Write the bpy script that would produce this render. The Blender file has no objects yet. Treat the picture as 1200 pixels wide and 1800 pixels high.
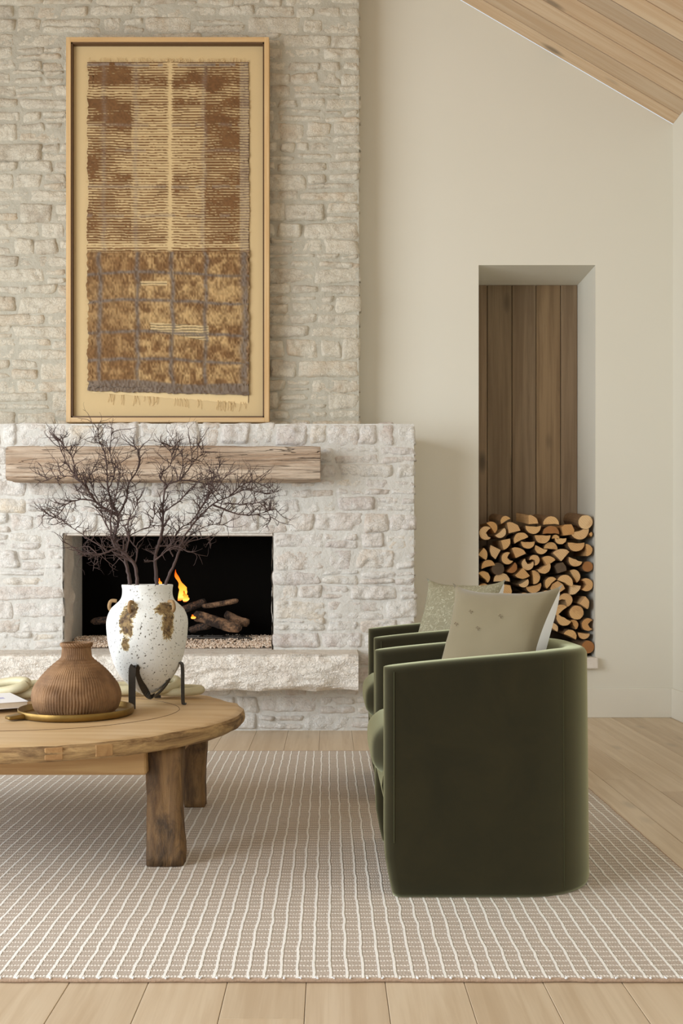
import bpy, bmesh, math, random
import numpy as np
from mathutils import Vector, Matrix, noise
R = math.radians
S = bpy.context.scene
COL = S.collection
H = 1.05; F = 1800.0; VX = 578.0; VY = 990.0        # eye height, focal length in px, vanishing point

# ------------------------------------------------------------ camera
cd = bpy.data.cameras.new('camera'); cam = bpy.data.objects.new('camera', cd); COL.objects.link(cam)
cam.location = (0, 0, H); cam.rotation_euler = (R(90), 0, 0)
cd.sensor_fit = 'HORIZONTAL'; cd.sensor_width = 36; cd.lens = 36 * F / 1200
cd.shift_x = (600 - VX) / 1200; cd.shift_y = (VY - 900) / 1200
cd.clip_start = 0.05; cd.clip_end = 100
S.camera = cam
# ------------------------------------------------------------ world, light, exposure
S.view_settings.view_transform = 'Standard'; S.view_settings.look = 'None'
S.view_settings.gamma = 1; S.view_settings.use_curve_mapping = False
S.view_settings.exposure = -0.14
S.cycles.use_denoising = True
S.cycles.max_bounces = 8; S.cycles.diffuse_bounces = 5
w = bpy.data.worlds.new('world'); S.world = w; w.use_nodes = True
w.node_tree.nodes['Background'].inputs[0].default_value = (0.80, 0.90, 1.0, 1)
w.node_tree.nodes['Background'].inputs[1].default_value = 1.1

def area(name, loc, target, sx, sy, power, color):
    l = bpy.data.lights.new(name, 'AREA'); l.shape = 'RECTANGLE'; l.size = sx; l.size_y = sy
    l.energy = power; l.color = color
    o = bpy.data.objects.new(name, l); COL.objects.link(o); o.location = loc
    o.rotation_euler = (Vector(target) - Vector(loc)).to_track_quat('-Z', 'Y').to_euler()
    return o
# daylight through the glazed doors of the left wall, the glazed rear wall and the clerestory over it
DAY = (0.90, 0.955, 1.0)
area('daylight_left_front', (-4.25, 0.5, 2.0), (.8, 1.9, 0.9), 2.4, 2.9, 225, DAY)
area('daylight_left_middle', (-4.25, 3.5, 2.0), (0, 4.3, 1.4), 2.4, 2.9, 168, DAY)
area('daylight_rear', (-0.9, -3.85, 1.5), (-0.9, 0, 1.5), 4.4, 2.4, 14, DAY)
area('daylight_rear_high', (-0.9, -3.85, 3.9), (-0.9, 2.0, 0), 3.4, 1.3, 20, DAY)

# ------------------------------------------------------------ material helpers
class NT:
    def __init__(s, name):
        s.m = bpy.data.materials.new(name); s.m.use_nodes = True
        s.t = s.m.node_tree; s.b = s.t.nodes['Principled BSDF']
    def n(s, typ, ins=None, **kw):
        nd = s.t.nodes.new(typ)
        for k, v in kw.items(): setattr(nd, k, v)
        for k, v in (ins or {}).items(): s.set(nd.inputs[k], v)
        return nd
    def set(s, sock, v):
        if hasattr(v, 'bl_idname') and hasattr(v, 'is_output'): s.t.links.new(v, sock)
        else:
            if isinstance(v, tuple) and len(v) == 3 and sock.type == 'RGBA': v = v + (1,)
            sock.default_value = v
    def coord(s, scale=(1, 1, 1), obj=True, rnd=0.0):
        tc = s.n('ShaderNodeTexCoord').outputs['Object' if obj else 'Generated']
        mp = s.n('ShaderNodeMapping', {'Vector': tc, 'Scale': scale})
        if rnd:
            oi = s.n('ShaderNodeObjectInfo').outputs['Random']
            mm = s.n('ShaderNodeMath', {0: oi, 1: rnd}, operation='MULTIPLY').outputs[0]
            cb = s.n('ShaderNodeCombineXYZ', {0: mm, 1: mm, 2: mm}).outputs[0]
            s.set(mp.inputs['Location'], cb)
        return mp.outputs[0]
    def noise(s, vec, scale, detail=4, rough=0.55, dist=0.0):
        return s.n('ShaderNodeTexNoise', {'Vector': vec, 'Scale': scale, 'Detail': detail, 'Roughness': rough, 'Distortion': dist}).outputs[0]
    def ramp(s, fac, stops, interp='LINEAR'):
        r = s.n('ShaderNodeValToRGB', {0: fac}); cr = r.color_ramp; cr.interpolation = interp
        while len(cr.elements) < len(stops): cr.elements.new(0.5)
        for e, (p, c) in zip(cr.elements, stops):
            e.position = p; e.color = (c, c, c, 1) if isinstance(c, (int, float)) else tuple(c) + (1,)
        return r.outputs[0]
    def mix(s, fac, a, b, mode='MIX'):
        m = s.n('ShaderNodeMix', data_type='RGBA', blend_type=mode)
        s.set(m.inputs[0], fac); s.set(m.inputs[6], a); s.set(m.inputs[7], b)
        return m.outputs[2]
    def math(s, op, a, b=0.0, c=0.0):
        return s.n('ShaderNodeMath', {0: a, 1: b, 2: c}, operation=op).outputs[0]
    def bump(s, h, strength=0.3, dist=0.01, normal=None):
        d = {'Height': h, 'Strength': strength, 'Distance': dist}
        if normal is not None: d['Normal'] = normal
        return s.n('ShaderNodeBump', d).outputs[0]
    def out(s, color=None, rough=None, normal=None, **kw):
        if color is not None: s.set(s.b.inputs['Base Color'], color)
        if rough is not None: s.set(s.b.inputs['Roughness'], rough)
        if normal is not None: s.set(s.b.inputs['Normal'], normal)
        for k, v in kw.items(): s.set(s.b.inputs[k.replace('_', ' ')], v)
        return s.m
def srgb(r, g, b):
    f = lambda c: ((c / 255 + .055) / 1.055) ** 2.4 if c > 10 else c / 3294.6
    return (f(r), f(g), f(b))
def plain(name, col, rough=0.6, var=0.08, scale=8, bump=0.1, bscale=60, **kw):
    t = NT(name); v = t.coord(rnd=7)
    c = t.mix(t.noise(v, scale), tuple(x * (1 - var) for x in col), tuple(min(1, x * (1 + var)) for x in col))
    return t.out(c, rough, t.bump(t.noise(v, bscale), bump, 0.003), **kw)

def stone_mat(name, stops, wash, amount, bstr=0.5):
    t = NT(name); v = t.coord(rnd=31)
    rnd = t.n('ShaderNodeObjectInfo').outputs['Random']
    base = t.ramp(rnd, stops)
    n1 = t.noise(v, 9, 5, 0.6); n2 = t.noise(v, 45, 4, 0.7)
    base = t.mix(t.math('MULTIPLY', n2, 0.35), base, tuple(c * .62 for c in wash), 'MIX')
    base = t.mix(t.ramp(n1, [(0.5 - amount * .5, 1.0), (0.75, 0.0)]), base, wash)
    cr = t.n('ShaderNodeTexVoronoi', {'Vector': t.n('ShaderNodeVectorMath', {0: v, 1: t.n('ShaderNodeTexNoise', {'Vector': v, 'Scale': 12.0}).outputs['Color']}, operation='ADD').outputs[0], 'Scale': 7.0}, feature='DISTANCE_TO_EDGE').outputs[0]
    h = t.math('ADD', t.math('MULTIPLY', n1, 1.6), t.math('MULTIPLY', n2, 0.5))
    h = t.math('ADD', h, t.math('MULTIPLY', t.ramp(cr, [(0, 0.0), (0.05, 1.0)]), 0.25))
    crevice_shade = t.ramp(t.noise(v, 26, 5, .75, 1.2), [(.30, 1.0), (.40, 0.0)])  # crevice shade painted into the stone colour at noise spots
    base = t.mix(t.math('MULTIPLY', crevice_shade, .32), base, tuple(c * .45 for c in wash))
    return t.out(base, 0.9, t.bump(h, bstr * 1.15, 0.025), Specular_IOR_Level=0.25)
M = {}
M['stone_low'] = stone_mat('whitewashed_stone', [(0, srgb(220, 212, 201)), (.3, srgb(208, 192, 180)), (.5, srgb(225, 219, 211)), (.68, srgb(188, 170, 162)), (.85, srgb(222, 203, 174)), (1, srgb(213, 209, 202))], srgb(226, 223, 217), 0.32)
M['stone_high'] = stone_mat('limestone', [(0, srgb(204, 192, 172)), (.3, srgb(212, 201, 182)), (.5, srgb(182, 169, 150)), (.66, srgb(212, 190, 162)), (.82, srgb(166, 150, 131)), (1, srgb(206, 198, 183))], srgb(210, 203, 187), 0.2)
t = NT('mortar'); v = t.coord(); n1 = t.noise(v, 14, 6, .65)
M['mortar_low'] = t.out(t.mix(n1, srgb(200, 197, 190), srgb(222, 219, 212)), 0.95, t.bump(n1, .8, .02))
t = NT('mortar_grey'); v = t.coord(); n1 = t.noise(v, 14, 6, .65)
M['mortar_high'] = t.out(t.mix(n1, srgb(172, 167, 152), srgb(196, 191, 177)), 0.95, t.bump(n1, .8, .02))
M['hearth'] = stone_mat('hearth_stone', [(0, srgb(228, 216, 202)), (1, srgb(228, 216, 202))], srgb(236, 230, 220), 0.3, 0.6)
t = NT('wall_paint'); v = t.coord(); n1 = t.noise(v, 1.2, 2)
M['wall'] = t.out(t.mix(n1, srgb(221, 217, 203), srgb(225, 221, 208)), 0.75, t.bump(t.noise(v, 160, 2), .05, .002))
M['trim'] = plain('trim_paint', srgb(226, 222, 209), 0.5, .01, 3, .02)

def wood_mat(name, cols, axis, dens=1.0, rough=0.6, knots=0.5, bstr=0.15, rnd=23, knotcol=None, gr=.75):
    """grain runs along axis 0/1/2 of object space"""
    t = NT(name)
    sc = [28 * dens] * 3; sc[axis] = 1.1 * dens
    v = t.coord(tuple(sc), rnd=rnd); sc2 = [5 * dens] * 3; sc2[axis] = 0.7 * dens
    v2 = t.coord(tuple(sc2), rnd=rnd)
    g = t.noise(v, 1.0, 5, .62, 0.4)
    blot = t.noise(v2, 1.0, 3, .5, 0.8)
    oi = t.n('ShaderNodeObjectInfo').outputs['Random']
    base = t.ramp(oi, [(i / (len(cols) - 1), c) for i, c in enumerate(cols)])
    dark = t.mix(0.55, base, (base and cols[-1]), 'MULTIPLY')
    c = t.mix(t.ramp(g, [(.40, 0.0), (.62, gr)]), base, dark)
    c = t.mix(t.ramp(blot, [(.4, 0.0), (.75, 0.5)]), c, dark)
    if knots:
        sk = [4.5 * dens] * 3; sk[axis] = 1.6 * dens
        vo = t.n('ShaderNodeTexVoronoi', {'Vector': t.coord(tuple(sk), rnd=rnd), 'Scale': 1.0, 'Randomness': 1.0})
        k = t.ramp(vo.outputs[0], [(0.05, 1.0), (0.15, 0.0)])
        c = t.mix(t.math('MULTIPLY', k, knots), c, knotcol or tuple(x * .22 for x in cols[0]))
    return t.out(c, rough, t.bump(g, bstr, .004))
M['floor_wood'] = wood_mat('oak_floorboard', [srgb(217, 199, 172), srgb(206, 187, 160), srgb(222, 205, 179), srgb(199, 178, 151)], 1, 1.0, .42, .25, .06, 41, None, .6)
M['ceiling_wood'] = wood_mat('cedar_ceiling_board', [srgb(208, 184, 154), srgb(218, 194, 162), srgb(196, 178, 154), srgb(210, 178, 140)], 0, .9, .6, .7, .08)
M['niche_wood'] = wood_mat('niche_board_wood', [srgb(150, 128, 98), srgb(138, 118, 92), srgb(156, 132, 104), srgb(146, 120, 86)], 2, .9, .7, .75, .1)
t = NT('weathered_beam_wood'); v = t.coord((2.2, 30, 30)); v1 = t.coord((1.0, 9, 9)); v0 = t.coord((3.5, 5, 5))
g1 = t.noise(v, 1, 6, .7, .6); g2 = t.noise(v1, 1, 5, .65, 1.2); g3 = t.noise(v0, 1, 3)
c = t.mix(t.ramp(g2, [(.38, 0.0), (.62, 1.0)]), srgb(202, 184, 164), srgb(166, 140, 116)); c = t.mix(t.ramp(g1, [(.48, 0.0), (.68, .55)]), c, srgb(128, 102, 80))
crk = t.ramp(t.noise(t.coord((.8, 14, 22)), 1, 3, .5, 2.0), [(.485, 0.0), (.497, 1.0), (.509, 0.0)]); c = t.mix(t.math('MULTIPLY', crk, t.ramp(g3, [(.5, 0.0), (.6, .9)])), c, srgb(48, 34, 24))
kn = t.ramp(t.n('ShaderNodeTexVoronoi', {'Vector': t.coord((1.7, 4.2, 4.2)), 'Scale': 1.0}).outputs[0], [(.07, 1.0), (.2, 0.0)]); c = t.mix(t.math('MULTIPLY', kn, .7), c, srgb(70, 50, 34))
M['beam'] = t.out(c, .85, t.bump(t.math('SUBTRACT', t.math('ADD', g1, g2), crk), .9, .012))
M['oak_frame'] = wood_mat('oak_frame_wood', [srgb(214, 182, 134), srgb(218, 188, 142)], 2, 1.5, .5, 0, .05)
M['dark_wood'] = plain('dark_liner', srgb(92, 66, 40), .6)
M['table_top'] = wood_mat('elm_tabletop_wood', [srgb(216, 190, 150), srgb(206, 178, 136)], 0, .8, .5, .35, .3)

t = NT('aged_leg_wood_stained'); v = t.coord((18, 18, 2.0), rnd=9); v1 = t.coord((7, 7, 4), rnd=9)
g1 = t.noise(v, 1, 6, .7, .8); g2 = t.noise(v1, 1, 6, .7, 1.0)
c = t.mix(t.ramp(g1, [(.35, 0.0), (.65, 1.0)]), srgb(150, 116, 74), srgb(92, 66, 40)); c = t.mix(t.ramp(g2, [(.45, 0.0), (.62, .9)]), c, srgb(58, 42, 26))
M['table_leg'] = t.out(c, .7, t.bump(t.math('ADD', g1, g2), .8, .012))
t = NT('slab_rim_wood'); v = t.coord((5, 5, 34)); v1 = t.coord((6, 6, 12)); g1 = t.noise(v, 1, 6, .7, 1.2); g2 = t.noise(v1, 1, 5, .65)
c = t.mix(t.ramp(g1, [(.38, 0.0), (.62, 1.0)]), srgb(196, 162, 112), srgb(128, 96, 60)); c = t.mix(t.ramp(g2, [(.55, 0.0), (.7, .7)]), c, srgb(92, 68, 42))
M['table_rim'] = t.out(c, .7, t.bump(t.math('ADD', g1, g2), .8, .01))
M['floor_gap'] = plain('floor_gap', srgb(104, 84, 62), .9)
M['black'] = plain('firebox_black', (0.004, 0.0035, 0.003), 1.0, Specular_IOR_Level=0.0)
M['iron'] = plain('blackened_iron', srgb(72, 68, 64), .5, .25, 30, .3, 120, Metallic=.75)
M['brass'] = plain('aged_brass', srgb(136, 108, 56), .42, .45, 14, .2, 60, Metallic=.8)
M['branch'] = plain('branch_bark', srgb(74, 55, 50), .75, .35, 25, .6, 90)
M['cream_wood'] = plain('pale_carved_wood', srgb(200, 190, 156), .5, .12, 10, .25, 30)
M['sill'] = stone_mat('sill_stone', [(0, srgb(222, 208, 196)), (1, srgb(222, 208, 196))], srgb(230, 224, 214), .3, .3)
M['pebble'] = None
t = NT('gravel'); oi = t.n('ShaderNodeNewGeometry').outputs['Random Per Island']
M['pebble'] = t.out(t.ramp(oi, [(0, srgb(196, 170, 146)), (.5, srgb(226, 204, 182)), (.8, srgb(240, 228, 212)), (1, srgb(150, 118, 94))]), .8)

def velvet(name, col, tint):
    t = NT(name); v = t.coord()
    n = t.noise(v, 5, 4, .6, .5)
    c = t.mix(t.ramp(n, [(.35, 0.0), (.7, 1.0)]), tuple(x * .75 for x in col), tuple(x * 1.25 for x in col))
    # pile: brighter where the nap is seen edge-on
    return t.out(c, .85, t.bump(t.noise(v, 400, 2), .15, .001), Sheen_Weight=1.0, Sheen_Roughness=.5, Sheen_Tint=tint + (1,), Specular_IOR_Level=.1)
M['velvet'] = velvet('olive_velvet', srgb(33, 27, 11), srgb(214, 216, 176))
M['seam'] = plain('velvet_seam', srgb(66, 66, 40), .9)
t = NT('pillow_khaki'); v = t.coord()
wv = t.n('ShaderNodeTexWave', {'Vector': v, 'Scale': 160.0}, bands_direction='X').outputs[0]
wv2 = t.n('ShaderNodeTexWave', {'Vector': v, 'Scale': 160.0}, bands_direction='Z').outputs[0]
h = t.math('ADD', wv, wv2)
cc = t.mix(t.noise(v, 5, 3), srgb(118, 107, 80), srgb(132, 121, 94))
M['khaki'] = t.out(cc, .85, t.bump(h, .2, .0008), Sheen_Weight=.3)
t = NT('pillow_leaf'); v = t.coord()
n = t.noise(v, 26, 2, .5, 2.5)
leaf = t.ramp(n, [(.47, 0.0), (.5, 1.0), (.54, 0.0)])
M['leafy'] = t.out(t.mix(t.math('MULTIPLY', leaf, .75), srgb(138, 132, 106), srgb(190, 186, 162)), .75, t.bump(h, .2, .0008))
M['white_cloth'] = plain('white_cotton', srgb(240, 242, 244), .9, .02, 8, .1, 300)

# ------------------------------------------------------------ object helpers
def link(name, me, mat=None, parent=None, loc=None, smooth=False):
    if mat is not None:
        for m_ in (mat if isinstance(mat, (list, tuple)) else [mat]): me.materials.append(m_)
    if smooth: me.polygons.foreach_set('use_smooth', [True] * len(me.polygons))
    o = bpy.data.objects.new(name, me); COL.objects.link(o)
    if parent: o.parent = parent
    if loc: o.location = loc
    return o
def mesh(name, vs, fs, mat=None, parent=None, loc=None, smooth=False):
    me = bpy.data.meshes.new(name); me.from_pydata([tuple(v) for v in vs], [], fs); me.update()
    return link(name, me, mat, parent, loc, smooth)
def bm_obj(name, bm, mat=None, parent=None, loc=None, smooth=False, recalc=True):
    if recalc: bmesh.ops.recalc_face_normals(bm, faces=bm.faces)
    me = bpy.data.meshes.new(name); bm.to_mesh(me); bm.free()
    return link(name, me, mat, parent, loc, smooth)
def empty(name, loc=(0, 0, 0), rz=0):
    o = bpy.data.objects.new(name, None); COL.objects.link(o); o.location = loc; o.rotation_euler.z = rz
    o.empty_display_size = .1
    return o
def tag(o, label=None, cat=None, group=None, kind=None):
    if label: o['label'] = label
    if cat: o['category'] = cat
    if group: o['group'] = group
    if kind: o['kind'] = kind
    return o
def add_box(bm, x0, x1, y0, y1, z0, z1, bev=0.0, seg=1):
    r = bmesh.ops.create_cube(bm, size=1.0)
    vs = r['verts']
    for v_ in vs:
        v_.co = Vector(((x0 + x1) / 2 + v_.co.x * (x1 - x0), (y0 + y1) / 2 + v_.co.y * (y1 - y0), (z0 + z1) / 2 + v_.co.z * (z1 - z0)))
    if bev:
        es = list({e for v_ in vs for e in v_.link_edges})
        bmesh.ops.bevel(bm, geom=es, offset=bev, segments=seg, affect='EDGES', profile=.5)
def box(name, x0, x1, y0, y1, z0, z1, mat, parent=None, bev=0.0, seg=1, smooth=False):
    cx, cy, cz = (x0 + x1) / 2, (y0 + y1) / 2, (z0 + z1) / 2
    bm = bmesh.new(); add_box(bm, x0 - cx, x1 - cx, y0 - cy, y1 - cy, z0 - cz, z1 - cz, bev, seg)
    return bm_obj(name, bm, mat, parent, (cx, cy, cz), smooth)
def tube_geo(pts, rad, sides=6, vs=None, fs=None, cap=True):
    vs = [] if vs is None else vs; fs = [] if fs is None else fs
    pts = [Vector(p) for p in pts]; n = len(pts); b0 = len(vs)
    up = Vector((0, 1, 0.13)).normalized()
    for i, p in enumerate(pts):
        d = (pts[min(i + 1, n - 1)] - pts[max(i - 1, 0)]).normalized()
        a = d.cross(up)
        if a.length < .1: a = d.cross(Vector((1, 0, 0)))
        a.normalize(); b = d.cross(a); r = rad[i] if isinstance(rad, (list, tuple)) else rad
        for k in range(sides):
            t_ = 2 * math.pi * k / sides
            vs.append(p + a * (r * math.cos(t_)) + b * (r * math.sin(t_)))
    for i in range(n - 1):
        for k in range(sides):
            q = b0 + i * sides
            fs.append((q + k, q + (k + 1) % sides, q + sides + (k + 1) % sides, q + sides + k))
    if cap:
        fs.append(tuple(b0 + k for k in range(sides))[::-1]); fs.append(tuple(b0 + (n - 1) * sides + k for k in range(sides)))
    return vs, fs
def smooth_path(pts, k=4):
    out = []; P = [Vector(p) for p in pts]
    for i in range(len(P) - 1):
        a, b, c, d = P[max(i - 1, 0)], P[i], P[i + 1], P[min(i + 2, len(P) - 1)]
        for j in range(k):
            t_ = j / k
            out.append(.5 * ((2 * b) + (c - a) * t_ + (2 * a - 5 * b + 4 * c - d) * t_ ** 2 + (3 * b - a - 3 * c + d) * t_ ** 3))
    return out + [P[-1]]
def lathe(prof, seg=48, fn=None, cap_bottom=True):
    vs = []; fs = []
    for r, z in prof:
        for k in range(seg):
            a = 2 * math.pi * k / seg
            rr = r if fn is None else fn(r, z, a)
            vs.append((rr * math.cos(a), rr * math.sin(a), z))
    for i in range(len(prof) - 1):
        for k in range(seg):
            fs.append((i * seg + k, i * seg + (k + 1) % seg, (i + 1) * seg + (k + 1) % seg, (i + 1) * seg + k))
    if cap_bottom: fs.append(tuple(range(seg))[::-1])
    return vs, fs
def nz(x, y, z, s=1.0): return noise.noise(Vector((x * s, y * s, z * s)))
def P(px, py, Y): return Vector(((px - VX) / F * Y, Y, H - (py - VY) / F * Y))

# ------------------------------------------------------------ room shell
YB = 6.97; XR = 2.339; XL = -4.35; YF = -4.0
EAVE = 4.037; SL = .585; XRIDGE = (XR + XL) / 2; ZR = EAVE + (XR - XRIDGE) * SL
NX0, NX1, NZ0, NZ1 = 1.018, 1.813, .411, 3.079; ND = .50
def struct(o): o['kind'] = 'structure'; return o
def prism_xz(name, poly, y0, y1, mat, parent=None):
    n = len(poly); vs = [(x, y0, z) for x, z in poly] + [(x, y1, z) for x, z in poly]
    fs = [tuple(range(n)), tuple(range(2 * n - 1, n - 1, -1))] + [(i, i + n, (i + 1) % n + n, (i + 1) % n) for i in range(n)]
    bm = bmesh.new(); V = [bm.verts.new(v_) for v_ in vs]
    for f in fs: bm.faces.new([V[i] for i in f])
    return bm_obj(name, bm, mat, parent)
def zc(x): return EAVE + (XR - x) * SL if x > XRIDGE else EAVE + (x - XL) * SL
# back wall in one mesh of prisms around the niche
bm = bmesh.new()
def add_prism(bm, poly, y0, y1):
    n = len(poly); V = [bm.verts.new((x, y0, z)) for x, z in poly] + [bm.verts.new((x, y1, z)) for x, z in poly]
    bm.faces.new(V[:n]); bm.faces.new(V[n:][::-1])
    for i in range(n): bm.faces.new((V[i], V[i + n], V[(i + 1) % n + n], V[(i + 1) % n]))
T = .75
add_prism(bm, [(XL, 0), (NX0, 0), (NX0, zc(NX0)), (XRIDGE, ZR), (XL, EAVE)], YB, YB + T)
add_prism(bm, [(NX1, 0), (XR, 0), (XR, EAVE), (NX1, zc(NX1))], YB, YB + T)
add_prism(bm, [(NX0, 0), (NX1, 0), (NX1, NZ0), (NX0, NZ0)], YB, YB + T)
add_prism(bm, [(NX0, NZ1), (NX1, NZ1), (NX1, zc(NX1)), (NX0, zc(NX0))], YB, YB + T)
add_prism(bm, [(NX0, NZ0), (NX1, NZ0), (NX1, NZ1), (NX0, NZ1)], YB + ND + .03, YB + T)
struct(bm_obj('wall_back', bm, M['wall']))
struct(box('wall_right', XR, XR + .15, YF, YB + T, 0, EAVE, M['wall']))
# left wall with two glazed openings, rear wall with glazing and clerestory
bm = bmesh.new()
for y0, y1, z0, z1 in ((YF, -.7, 0, EAVE), (1.9, 2.3, 0, EAVE), (4.9, YB + T, 0, EAVE), (-.7, 1.9, 3.55, EAVE), (2.3, 4.9, 3.55, EAVE)):
    add_box(bm, XL - .15, XL, y0, y1, z0, z1)
struct(bm_obj('wall_left', bm, M['wall']))
bm = bmesh.new()
add_prism(bm, [(XL, 0), (-3.2, 0), (-3.2, zc(-3.2)), (XL, EAVE)], YF - .15, YF)
add_prism(bm, [(1.4, 0), (XR, 0), (XR, EAVE), (1.4, zc(1.4))], YF - .15, YF)
add_prism(bm, [(-3.2, 2.75), (1.4, 2.75), (1.4, 3.2), (-3.2, 3.2)], YF - .15, YF)
add_prism(bm, [(-3.2, 4.6), (1.4, 4.6), (XRIDGE, ZR), (-3.2, zc(-3.2))], YF - .15, YF)
struct(bm_obj('wall_front', bm, M['wall']))
def window(name, a0, a1, z0, z1, n, axis, c):
    bm = bmesh.new()
    bars = [(a0 + (a1 - a0) * i / n) for i in range(n + 1)]
    for b in bars:
        if axis == 'y': add_box(bm, c - .03, c + .03, b - .03, b + .03, z0, z1)
        else: add_box(bm, b - .03, b + .03, c - .03, c + .03, z0, z1)
    for z in (z0 + .03, z1 - .03):
        if axis == 'y': add_box(bm, c - .03, c + .03, a0, a1, z - .03, z + .03)
        else: add_box(bm, a0, a1, c - .03, c + .03, z - .03, z + .03)
    struct(bm_obj(name, bm, M['trim']))
window('window_1', -.7, 1.9, 0.0, 3.55, 3, 'y', XL - .08)
window('window_2', 2.3, 4.9, 0.0, 3.55, 3, 'y', XL - .08)
window('window_3', -3.2, 1.4, 0.0, 2.75, 5, 'x', YF - .08)
window('window_4', -3.2, 1.4, 3.2, 4.6, 3, 'x', YF - .08)
# unseen ground slab added outside so that daylight bounces in from below
struct(box('bounce_ground', -14, 10, -14, 12, -.4, -.25, plain('bounce_ground_pale', srgb(190, 184, 170), .9)))

# floor: sub-floor with one board per plank
fl = struct(box('floor', XL, XR, YF, YB, -.06, -.02, M['floor_gap']))
rnd = random.Random(5)
pw = .1975; g = .0007
board_cache = {}
k = 0
x = -.2543 - pw * 21
while x < XR:
    xa, xb = max(x, XL), min(x + pw, XR)
    if xb - xa > .02:
        special = abs(x + .2543) < .01
        cuts = [YF]
        if special: cuts += [-.1, 2.36, 4.9]
        else:
            yy = YF + rnd.uniform(1.2, 2.4)
            while yy < YB - .5: cuts.append(yy); yy += rnd.uniform(1.9, 2.6)
            cuts = [c for c in cuts if not (2.2 < c < 2.62)]
        cuts.append(YB)
        for a, b in zip(cuts[:-1], cuts[1:]):
            o = box('floorboard', xa + g, xb - g, a + g, b - g, -.02, 0, M['floor_wood'], None, .0012)
            o.parent = fl; o.location = o.location - fl.location
    x += pw

# sloped ceiling: right slope boards one by one, left slope as one piece beyond the frame
ang = math.atan(SL)
def slope_board(name, y0, y1, parent, right=True, lift=0.0, th=.02, mat=None):
    L = (XR - XRIDGE) / math.cos(ang)
    bm = bmesh.new(); add_box(bm, -L / 2, L / 2, y0 - (y0 + y1) / 2, y1 - (y0 + y1) / 2, 0, th, .002 if th < .03 else 0)
    xm = (XR + XRIDGE) / 2 if right else (XL + XRIDGE) / 2
    o = bm_obj(name, bm, mat or M['ceiling_wood'], None, (xm, (y0 + y1) / 2, (EAVE + ZR) / 2 + lift))
    o.rotation_euler = (0, ang if right else -ang, 0)
    if parent: o.parent = parent
    return o
ce = struct(empty('ceiling', (0, 0, 0)))
slope_board('backing', YF, YB, ce, True, .03, .12, M['floor_gap'])
slope_board('plain_slope', YF, YB, ce, False, .0, .12)
edges = [6.97, 6.829, 6.653, 6.482, 6.299, 6.129, 5.963]
while edges[-1] > YF + .2: edges.append(edges[-1] - .172)
for a, b in zip(edges[1:], edges[:-1]): slope_board("ceiling_board", a + .005, b - .005, ce)

# baseboards
def baseboard(name, x0, x1, y0, y1, ax):
    bm = bmesh.new(); add_box(bm, x0, x1, y0, y1, 0, .2, .003)
    struct(bm_obj(name, bm, M['trim']))
baseboard('baseboard_back', .56, XR, YB - .016, YB, 0)
baseboard('baseboard_right', XR - .016, XR, YF, YB - .016, 1)

# niche lining boards
nb = struct(box('trim_1', NX0 - .0, NX1 + .0, YB + ND + .02, YB + ND + .028, NZ0, NZ1, M['floor_gap']))
nb['label'] = 'dark backing behind the niche boards'
xs = [NX0 + .0] + [(px - VX) / F * (YB + ND) for px in (856, 899.5, 942, 985)] + [NX1]
xs[0] = NX0
for a, b in zip(xs[:-1], xs[1:]):
    o = box('niche_board', a + .002, b - .002, YB + ND, YB + ND + .02, NZ0, NZ1, M['niche_wood'], None, .003)
    o.parent = nb; o.location = o.location - nb.location
# niche sill slab
bm = bmesh.new(); add_box(bm, NX0 - .02, NX1 + .008, YB - .05, YB + .0, NZ0 - .075, NZ0, .008, 2)
bmesh.ops.subdivide_edges(bm, edges=bm.edges, cuts=2, use_grid_fill=True)
for v_ in bm.verts:
    if v_.co.y < YB - .03: v_.co.y += .012 * nz(v_.co.x, v_.co.z, 3, 14)
sill = bm_obj('niche_sill', bm, M['sill'])
tag(sill, 'thin pale stone sill slab under the firewood in the wall niche', 'sill')

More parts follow.
